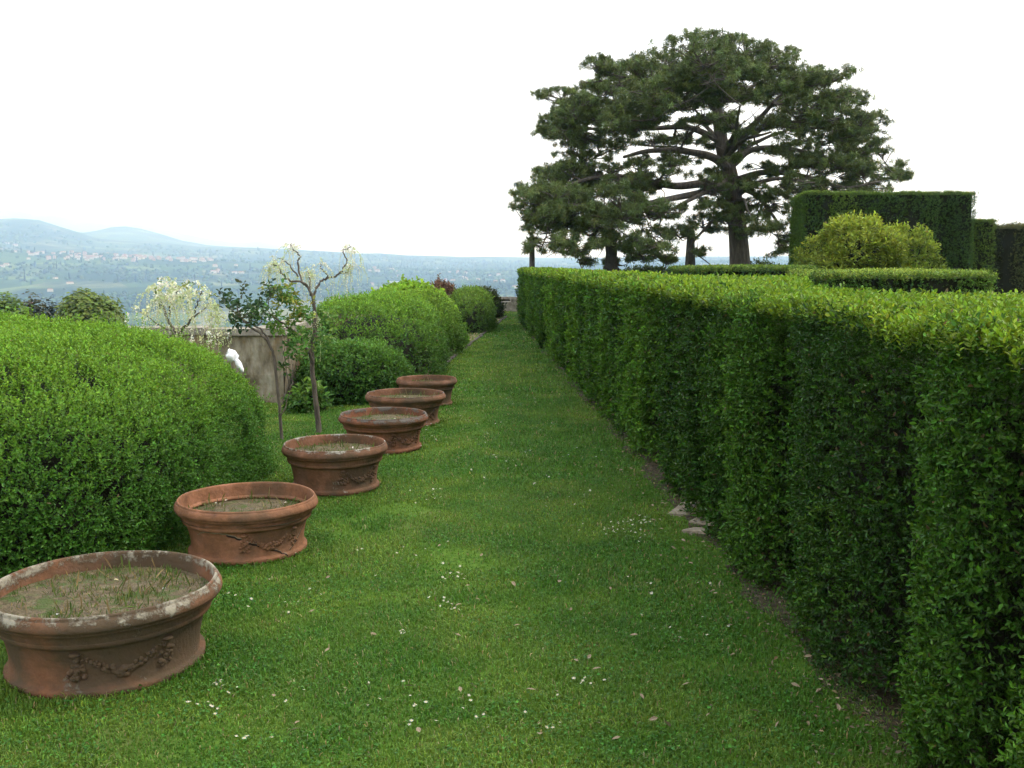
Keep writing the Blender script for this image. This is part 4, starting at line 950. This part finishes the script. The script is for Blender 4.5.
for _ in range(16): pads.append((rng.uniform(640, 800), rng.uniform(55, 112), rng.uniform(18, 30), rng.uniform(8, 12)))
pads += [(603, 66, 14, 7), (625, 66, 20, 8), (822, 76, 18, 9), (846, 98, 16, 11), (868, 120, 13, 11), (573, 106, 20, 8), (546, 130, 13, 7), (892, 168, 14, 8), (900, 176, 9, 7), (872, 188, 20, 7), (845, 178, 24, 9), (830, 188, 20, 6), (878, 150, 12, 8), (868, 135, 14, 9), (815, 95, 18, 9)]
for _ in range(14): pads.append((rng.uniform(790, 870), rng.uniform(120, 182), rng.uniform(14, 24), rng.uniform(8, 12)))
for _ in range(16): pads.append((rng.uniform(560, 650), rng.uniform(95, 145), rng.uniform(12, 22), rng.uniform(6, 9)))
for _ in range(52): pads.append((rng.uniform(630, 860), rng.uniform(115, 200), rng.uniform(8, 18), rng.uniform(3, 5)))
tufts = []; tsz = []
for k, (px, py, rx, ry) in enumerate(pads):
    span = 5.0 * math.sqrt(max(.05, 1 - ((px - 715) / 215) ** 2))
    if px < 680 and py > 190: dlist = [rng.uniform(-5.5, -2.5)]
    elif py < 125: dlist = [rng.uniform(-span, -.2 * span), rng.uniform(.1 * span, span)]
    elif py > 185: dlist = [rng.uniform(-2.5, .5)]
    else: dlist = [rng.uniform(-.6, .6) * span]
    for d in dlist:
        pc = pxp(px + (rng.normal(0, 6) if len(dlist) > 1 else 0), py, d); s = (PD + d) / F
        RX, RY, RZ = rx * s * 1.08, rx * s * rng.uniform(.85, 1.25), ry * s * .85
        n = int(26 + 170 * RX * RZ)
        u = np.repeat(rdir(max(5, n // 6)) * (rng.uniform(.25, 1, (max(5, n // 6), 1)) ** .4), 6, 0); n = len(u); u = u + rng.normal(0, .10, u.shape) / np.array([[RX, RY, RZ]]).clip(.45); u[:, 2] = np.where(u[:, 2] < -.35, -.35 + .2 * u[:, 2], u[:, 2])
        q = pc + u * [RX, RY, RZ]; q[:, 2] += .10 * noise(q, .5, k)
        tufts.append(q)
        # the twigs that carry them
        j = np.argmin(np.linalg.norm((lpts - pc) * [1, .7, 1.3], axis=1)); a = lpts[j]; e = pc - np.array([0, 0, RZ * .5])
        mid = (a + e) / 2 + [0, 0, -.12 * np.linalg.norm(e - a) * .5] + rng.normal(0, .05, 3)
        bp_ = smooth_path([a, mid, e], 6); rr_ = np.linspace(min(lrad[j] * .6, .05), .018, len(bp_)); br.tube(bp_, rr_, 6); lpts = np.vstack([lpts, bp_[2:]]); lrad = np.r_[lrad, rr_[2:]]
        for q_ in q[rng.permutation(n)[:int(8 + 4 * RX)]]:
            st = bp_[rng.integers(len(bp_) // 2, len(bp_))]; m2 = (st + q_) / 2 + rng.normal(0, .08, 3); br.tube(smooth_path([st, m2, q_], 3), np.linspace(.020, .008, 7), 4)
# bare dead twigs in the middle of the crown
for _ in range(150):
    j = rng.integers(len(lpts)); a = lpts[j]; dd = unit(rng.normal(0, 1, (1, 3)) * [1, .6, .5])[0] * rng.uniform(.4, 1.3)
    br.tube(smooth_path([a, a + dd * .5 + rng.normal(0, .08, 3), a + dd + [0, 0, .1]], 4), np.linspace(.022, .006, 9), 4)
br.build('limb', M_BARK, t, smooth=True)
T0 = np.vstack(tufts); n = len(T0); K = 34
D0 = unit(rdir(n) * .8 + [0, 0, .55]); 
P = np.repeat(T0, K, 0); D = np.repeat(D0, K, 0); m = len(P)
Nd = unit(rdir(m) + D * .45); back = rng.uniform(-.05, .06, (m, 1)); P = P + D * back
N_ = unit(np.cross(Nd, rdir(m)))
lf = Leaves(); tone = np.repeat(vary((.098, .135, .040), n, .28, .08), K, 0)
lf.add(P, Nd, N_, rng.uniform(.10, .17, m), .019, tone * np.exp(rng.normal(0, .2, (m, 1))), fine=False)
lf.build('crown', M_PINE, t)
print('pine tufts', n)

# ------------------------------------------------------------------ the land beyond
SKY = [(-900, 234), (-300, 230), (0, 226), (20, 224), (45, 225), (75, 233), (100, 240), (125, 242), (165, 244), (200, 248), (250, 248), (300, 250), (330, 251), (360, 253), (380, 253), (410, 256), (440, 257), (520, 259), (600, 261), (700, 260), (1000, 258), (1300, 256), (2200, 251)]
SK2 = [(-900, 244), (0, 244), (60, 244), (95, 236), (115, 231), (130, 230), (145, 232), (165, 237), (185, 243), (210, 247), (250, 249), (400, 257), (2200, 258)]
SK3 = [(-900, 218), (0, 217), (25, 218), (45, 221), (62, 221), (80, 225), (110, 228), (140, 228), (165, 232), (190, 237), (210, 240), (240, 244), (262, 242), (290, 248), (330, 254), (420, 257), (2200, 259)]
def prof(tab, px): return np.interp(px, [a for a, _ in tab], [b_ for _, b_ in tab])
def terrain_z(x, y):
    x = np.asarray(x, float); y = np.asarray(y, float); d = np.hypot(x, y)
    yy = np.maximum(y, .05 * d + 1e-6); px = np.clip(512 + F * x / yy, -900, 2200)
    px = np.where(y < 0, np.where(x < 0, -900, 2200), px)
    ang = lambda yp: (264 - yp) / F
    town = prof([(-900, 252), (0, 253), (100, 257), (200, 261), (260, 263), (330, 266), (430, 270), (520, 268), (700, 262), (2200, 258)], px)
    ds = np.array([0, 45, 80, 150, 300, 600, 1000, 1500, 2100, 2800, 3500, 4100, 4700, 7500, 9500, 12000, 15000, 20000, 24000])
    zs = [0 * d - .25, 0 * d - .25, 0 * d - 11, 0 * d - 24, 0 * d - 48, 0 * d - 80, 0 * d - 96, -98 + 0 * d, ang(308) * 2100 + 0 * d, ang(284) * 2800 + 0 * d, ang(town + 9) * 3500, ang(town) * 4100, ang(town + 1) * 4700,
          ang(prof(SKY, px)) * 7500, ang(prof(SK2, px)) * 9500, ang(prof(SK2, px) + 6) * 12000, ang(prof(SK3, px) + 9) * 15000, ang(prof(SK3, px)) * 20000, ang(prof(SK3, px) + 12) * 24000]
    zs = np.array(zs); lx = np.log(ds + 60); l = np.log(d + 60); k = np.clip(np.searchsorted(lx, l) - 1, 0, len(ds) - 2)
    f = np.clip((l - lx[k]) / (lx[k + 1] - lx[k]), 0, 1); f = f * f * (3 - 2 * f) * .6 + .4 * f
    ii = np.arange(d.size).reshape(d.shape) if d.ndim else 0
    z = zs.reshape(len(ds), -1); kk = k.ravel(); ff = f.ravel(); z = (z[kk, np.arange(z.shape[1])] * (1 - ff) + z[kk + 1, np.arange(z.shape[1])] * ff).reshape(d.shape)
    P = np.stack([x, y, 0 * x], -1).reshape(-1, 3)
    amp = np.clip((d - 120) / 900, 0, 1)
    z = z + amp * (11 * fbm(P, 620, 51, 4).reshape(d.shape)) * np.clip(1 - (d - 4200) / 2500, .8, 1) + np.clip((d - 4500) / 3000, 0, 1) * 26 * fbm(P, 1500, 77, 4).reshape(d.shape)
    # the terrace is held up by its own wall
    ter = (x > -8.9) & (x < 42) & (y > -6) & (y < 46) & ~((x < -2.9) & (y > 12.2)) & ~((y > 36.5) & (x < 6.5))
    near = np.clip((60 - d) / 30, 0, 1)
    drop = -3.0 * np.clip(np.maximum.reduce([(-2.95 - x) * (y > 12), -8.9 - x, (y - 36.5) * (x < 6.5), y - 46]), 0, 1.2)
    drop = drop - .22 * np.clip(np.maximum(-4 - x, y - 38), 0, 60)
    return np.where(ter, -.3, np.where(near > 0, np.minimum(z * (1 - near) + (drop - .3) * near, drop - .3), np.minimum(z, -.3 + np.where(d < 150, drop, 1e9) * 0 + np.where(d < 150, 0, 1e9))))
rad = np.unique(np.concatenate([np.linspace(0, 64, 65), np.geomspace(64, 2000, 110), np.geomspace(2000, 27000, 210)]))
az = np.unique(np.concatenate([np.linspace(-180, -36, 50), np.linspace(-36, 36, 300), np.linspace(36, 180, 50)])) * pi / 180
A, D_ = np.meshgrid(az, rad); X = D_ * np.sin(A); Y = D_ * np.cos(A); Z = terrain_z(X, Y); V = np.stack([X, Y, Z], -1).reshape(-1, 3)
na = len(az); i, j = np.meshgrid(np.arange(na - 1), np.arange(len(rad) - 1)); b = (j * na + i).ravel(); q = np.stack([b, b + na, b + na + 1, b + 1], -1)
m, nt, N, L = mat_new('valley_land')
tc = N.new('ShaderNodeTexCoord'); mp = N.new('ShaderNodeMapping'); mp.inputs['Scale'].default_value = (1, .55, 1); L.new(tc.outputs['Object'], mp.inputs[0])
v1 = N.new('ShaderNodeTexVoronoi'); v1.inputs['Scale'].default_value = .0065; L.new(mp.outputs[0], v1.inputs[0])
n1 = N.new('ShaderNodeTexNoise'); n1.inputs['Scale'].default_value = .0035; n1.inputs['Detail'].default_value = 9; n1.inputs['Roughness'].default_value = .65; L.new(mp.outputs[0], n1.inputs[0])
sp_ = N.new('ShaderNodeSeparateColor'); L.new(v1.outputs['Color'], sp_.inputs[0])
c1 = N.new('ShaderNodeValToRGB'); e = c1.color_ramp.elements
for k in range(3): e.new(.5)
for k, (p_, c) in enumerate([(0, (.045, .075, .03)), (.35, (.075, .12, .04)), (.6, (.05, .085, .03)), (.8, (.13, .17, .06)), (1, (.17, .165, .10))]): e[k].position = p_; e[k].color = (*c, 1)
c1.color_ramp.interpolation = 'LINEAR'; L.new(sp_.outputs[0], c1.inputs[0])
mr = N.new('ShaderNodeMapRange'); mr.inputs[1].default_value = .44; mr.inputs[2].default_value = .56; L.new(n1.outputs[0], mr.inputs[0])
mx = N.new('ShaderNodeMix'); mx.data_type = 'RGBA'; L.new(mr.outputs[0], mx.inputs[0]); mx.inputs[6].default_value = (.028, .048, .022, 1); L.new(c1.outputs[0], mx.inputs[7])
p = N.new('ShaderNodeBsdfPrincipled'); p.inputs['Roughness'].default_value = 1; p.inputs['Specular IOR Level'].default_value = 0; L.new(mx.outputs[2], p.inputs['Base Color'])
o_ = N.new('ShaderNodeOutputMaterial'); L.new(p.outputs[0], o_.inputs[0])
tag(link_mesh('terrain', V, [q], m, smooth=True), kind='structure')

# far woods: countless trees that read as one mass
n = 90000
d = np.exp(rng.uniform(np.log(500), np.log(6500), n)); px = rng.uniform(-330, 1300, n); a = np.arctan((px - 512) / F)
x = d * np.sin(a); y = d * np.cos(a); P = np.stack([x, y, 0 * x], -1)
k = (fbm(P, 420, 61, 4) + .35 * noise(P, 60, 5)) > rng.uniform(-.25, .45, n); x, y, d = x[k], y[k], d[k]; n = len(x); z = terrain_z(x, y)
v, f = ICO[0]; r = rng.uniform(2.5, 5.5, n) * (.8 + d / 6000); cyp = rng.uniform(0, 1, n) < .10
S = np.column_stack([np.where(cyp, r * .35, r), np.where(cyp, r * .35, r), np.where(cyp, r * 1.7, r * .85)])
VV = (v[None] * (1 + .2 * rng.normal(0, 1, (n, len(v), 1))) * S[:, None] + np.column_stack([x, y, z + S[:, 2] * .7])[:, None]).reshape(-1, 3)
FF = (f[None] + (np.arange(n) * len(v))[:, None, None]).reshape(-1, 3)
cc = np.where(cyp[:, None], np.array([[.018, .032, .018]]), vary((.055, .092, .036), n, .25, .15))
tag(link_mesh('far_woods', VV, [FF], M_FAR, col=np.repeat(cc, len(f), 0)), 'woods and olive groves covering the far valley slopes', 'woods', kind='stuff')

# houses
M_HW = flat_mat('pale_plaster', (.50, .46, .38)); M_HP = flat_mat('pink_plaster', (.42, .31, .24)); M_HR = flat_mat('terracotta_tiles', (.26, .14, .10)); M_HG = flat_mat('factory_roof', (.50, .50, .50))
def house_proto(name, l, w, h, roof, wallm, roofm, extra=None):
    b = [[-l, -w, -6], [l, -w, -6], [l, w, -6], [-l, w, -6], [-l, -w, h], [l, -w, h], [l, w, h], [-l, w, h], [-l * .8 - .5, 0, h + roof], [l * .8 + .5, 0, h + roof]]
    q = [[0, 1, 5, 4], [1, 2, 6, 5], [2, 3, 7, 6], [3, 0, 4, 7], [4, 5, 9, 8], [6, 7, 8, 9]]; t3 = [[5, 6, 9], [7, 4, 8]]
    return link_mesh(name, np.array(b, float), [np.array(q), np.array(t3)], None, mats=[wallm, roofm], mi=[0, 0, 0, 0, 1, 1, 1, 1])
protos = [house_proto('town_house', 9, 6, 9, 3, M_HW, M_HR), house_proto('town_house', 7, 6, 12, 2.5, M_HP, M_HR), house_proto('farm_house', 10, 6, 7, 3, M_HW, M_HR), house_proto('warehouse', 28, 13, 7, 1.2, M_HG, M_HG)]
used = [False] * 4
def put_house(kind, px, d, sc, label, cat, group):
    a = math.atan((px - 512) / F); x, y = d * math.sin(a), d * math.cos(a); z = float(terrain_z(np.array([x]), np.array([y]))[0])
    o = protos[kind] if not used[kind] else protos[kind].copy()
    if used[kind]: COL.objects.link(o)
    used[kind] = True
    o.location = (x, y, z); sc *= .68; o.scale = (sc * rng.uniform(.7, 1.5), sc, sc * rng.uniform(.8, 1.3)); o.rotation_euler = (0, 0, rng.normal(0, .4) - a)
    tag(o, label, cat, group)
for (p0, p1, n, d0, d1) in [(52, 100, 18, 3750, 4080), (86, 150, 34, 3800, 4090), (110, 215, 34, 3850, 4090), (0, 60, 12, 3700, 4300), (215, 250, 6, 3400, 3900), (350, 400, 6, 3600, 4200), (440, 505, 16, 2900, 3900)]:
    for _ in range(n):
        k = int(rng.uniform() < .3); put_house(k, rng.uniform(p0, p1), rng.uniform(d0, d1), rng.uniform(.85, 1.2), 'tiny pink walled house in the distant hill town' if k else 'tiny cream walled red roofed house in the distant hill town', 'house', 'houses of the distant town')
for (px, d, sc) in [(28, 2250, .8), (52, 2600, .9), (75, 2250, 1.0), (80, 2280, .9), (33, 2300, .7), (107, 2250, .8), (112, 2240, .7), (6, 3300, 1.1), (10, 3350, .9), (72, 2900, .9), (58, 3050, 1), (240, 3000, 1), (236, 3100, .9), (16, 1550, .7), (38, 1500, .75), (78, 1900, .7), (140, 2200, .8), (300, 2700, 1), (345, 2300, .9), (352, 2350, .8), (340, 2320, .9), (372, 2900, 1), (410, 2700, .9), (452, 2500, 1), (470, 2450, .9), (505, 2300, .9), (490, 2500, .8), (515, 2600, .9), (20, 5200, 1.4), (12, 5300, 1.2), (60, 4900, 1.2), (640, 3000, 1), (660, 3200, 1), (670, 3100, 1.1), (265, 3000, .8), (256, 2100, .7)]:
    put_house(2, px, d, sc, 'pale farmhouse standing alone among the trees of far valley', 'house', 'farmhouses scattered over the valley')
for (px, d, sc) in [(237, 2050, .55), (250, 1800, .6), (268, 1700, .6), (395, 3100, .8), (425, 2900, .8), (443, 2800, .7), (318, 2900, .6)]:
    put_house(3, px, d, sc, 'long low pale shed roof down in the far valley', 'shed', 'long sheds in the valley')

# trees just below the terrace, seen over the hedge
def round_tree(px, py_top, d, w, label, c0, c1, n, name='round_tree', pw=2.0, h=None):
    p_ = at(px, py_top, d); z0 = float(terrain_z(np.array([p_[0]]), np.array([d]))[0]); h = p_[2] - z0
    t = thing(name, label, 'tree', (p_[0], d, z0))
    b = MB(); b.tube(smooth_path([(0, 0, -.3), (.1, 0, h * .3), (0, .1, h * .6)], 4), np.linspace(.28, .12, 9), 8)
    for k in range(6): b.tube(smooth_path([(0, 0, h * .35), (w * .3 * math.cos(k), w * .3 * math.sin(k), h * .55), (w * .6 * math.cos(k), w * .6 * math.sin(k), h * .75)], 4), np.linspace(.12, .04, 9), 6)
    b.build('trunk', M_BARK2, t, smooth=True)
    u = rdir(n); rr = rng.uniform(.3, 1, (n, 1)) ** .4; lob = 1 + .22 * fbm(u * 2 + px, .9, 3)[:, None]
    P = u * rr * lob * [w, w, h * .42] + [0, 0, h * .60]; T = rdir(n); N_ = unit(u + rdir(n) * .5 + [0, 0, .4]); T = unit(T - N_ * np.sum(T * N_, 1, keepdims=True))
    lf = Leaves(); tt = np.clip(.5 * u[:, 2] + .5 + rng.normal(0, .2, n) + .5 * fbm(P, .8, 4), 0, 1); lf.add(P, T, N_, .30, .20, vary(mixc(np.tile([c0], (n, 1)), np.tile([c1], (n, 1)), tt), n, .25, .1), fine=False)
    lf.build('crown', M_SOFT, t)
round_tree(88, 291, 58, 2.1, 'round mid green tree top seen over the big rounded hedge', (.06, .10, .02), (.14, .20, .035), 9000)
round_tree(6, 296, 58, 1.7, 'green tree top cut by the left picture edge beyond the hedge', (.05, .10, .02), (.12, .20, .035), 6000)
round_tree(32, 297, 62, 1.1, 'dark brownish tree top between the two green ones', (.03, .04, .02), (.07, .075, .035), 2600)
round_tree(50, 301, 66, .8, 'small dark bluish conifer top beside the brownish tree', (.014, .028, .02), (.028, .045, .03), 1800, name='conifer_tree')

# ------------------------------------------------------------------ air
bm_v = np.array([[x, y, z] for z in (-460, 1120) for x, y in ((-28000, -28000), (28000, -28000), (28000, 28000), (-28000, 28000))], float)
m, nt, N, L = mat_new('haze_air'); pv = N.new('ShaderNodeVolumePrincipled'); o_ = N.new('ShaderNodeOutputMaterial'); L.new(pv.outputs[0], o_.inputs['Volume'])
pv.inputs['Color'].default_value = (.42, .63, 1, 1); pv.inputs['Density'].default_value = 2.1e-4; pv.inputs['Absorption Color'].default_value = (1, 1, 1, 1); pv.inputs['Anisotropy'].default_value = .35
tag(link_mesh('haze', bm_v, [np.array([[0, 3, 2, 1], [4, 5, 6, 7], [0, 1, 5, 4], [1, 2, 6, 5], [2, 3, 7, 6], [3, 0, 4, 7]])], m), 'pale blue air haze over the valley', 'haze', kind='stuff')
zmin = float(Z.min()); print('terrain z', zmin, float(Z.max()))

# ------------------------------------------------------------------ light
EL, AZ = 52, 72            # veiled sun: high, from the right and a little ahead
w = bpy.data.worlds.new('World'); SC.world = w; w.use_nodes = True; nt = w.node_tree; N, L = nt.nodes, nt.links; N.clear()
sk = N.new('ShaderNodeTexSky'); sk.sky_type = 'NISHITA'; sk.sun_disc = False; sk.sun_elevation = R(EL); sk.sun_rotation = R(AZ); sk.altitude = 200; sk.dust_density = 3
tc = N.new('ShaderNodeTexCoord'); nz = N.new('ShaderNodeTexNoise'); nz.inputs['Scale'].default_value = 2.2; nz.inputs['Detail'].default_value = 6; L.new(tc.outputs['Generated'], nz.inputs[0])
cr = N.new('ShaderNodeValToRGB'); cr.color_ramp.elements[0].color = (7.2, 7.7, 8.5, 1); cr.color_ramp.elements[1].color = (9.0, 9.3, 9.8, 1); cr.color_ramp.elements[0].position = .3; cr.color_ramp.elements[1].position = .7; L.new(nz.outputs[0], cr.inputs[0])
mx = N.new('ShaderNodeMix'); mx.data_type = 'RGBA'; mx.inputs[0].default_value = .94; L.new(sk.outputs[0], mx.inputs[6]); L.new(cr.outputs[0], mx.inputs[7])
bg = N.new('ShaderNodeBackground'); bg.inputs[1].default_value = .12; L.new(mx.outputs[2], bg.inputs[0]); o_ = N.new('ShaderNodeOutputWorld'); L.new(bg.outputs[0], o_.inputs[0])
s = bpy.data.lights.new('sun', 'SUN'); s.energy = 1.5; s.angle = R(14); s.color = (1, .96, .88); so = bpy.data.objects.new('sun', s); COL.objects.link(so)
sd = Vector((math.sin(R(AZ)) * math.cos(R(EL)), math.cos(R(AZ)) * math.cos(R(EL)), math.sin(R(EL)))); so.rotation_euler = sd.to_track_quat('Z', 'Y').to_euler()
SC.view_settings.view_transform = 'Standard'; SC.view_settings.look = 'None'; SC.view_settings.exposure = 1.06; SC.view_settings.gamma = 1
SC.render.engine = 'CYCLES'; SC.cycles.max_bounces = 6; SC.cycles.diffuse_bounces = 3; SC.cycles.transmission_bounces = 3; SC.cycles.glossy_bounces = 2; SC.cycles.volume_bounces = 3
SC.cycles.use_denoising = True; SC.cycles.use_adaptive_sampling = True; SC.cycles.adaptive_threshold = .02
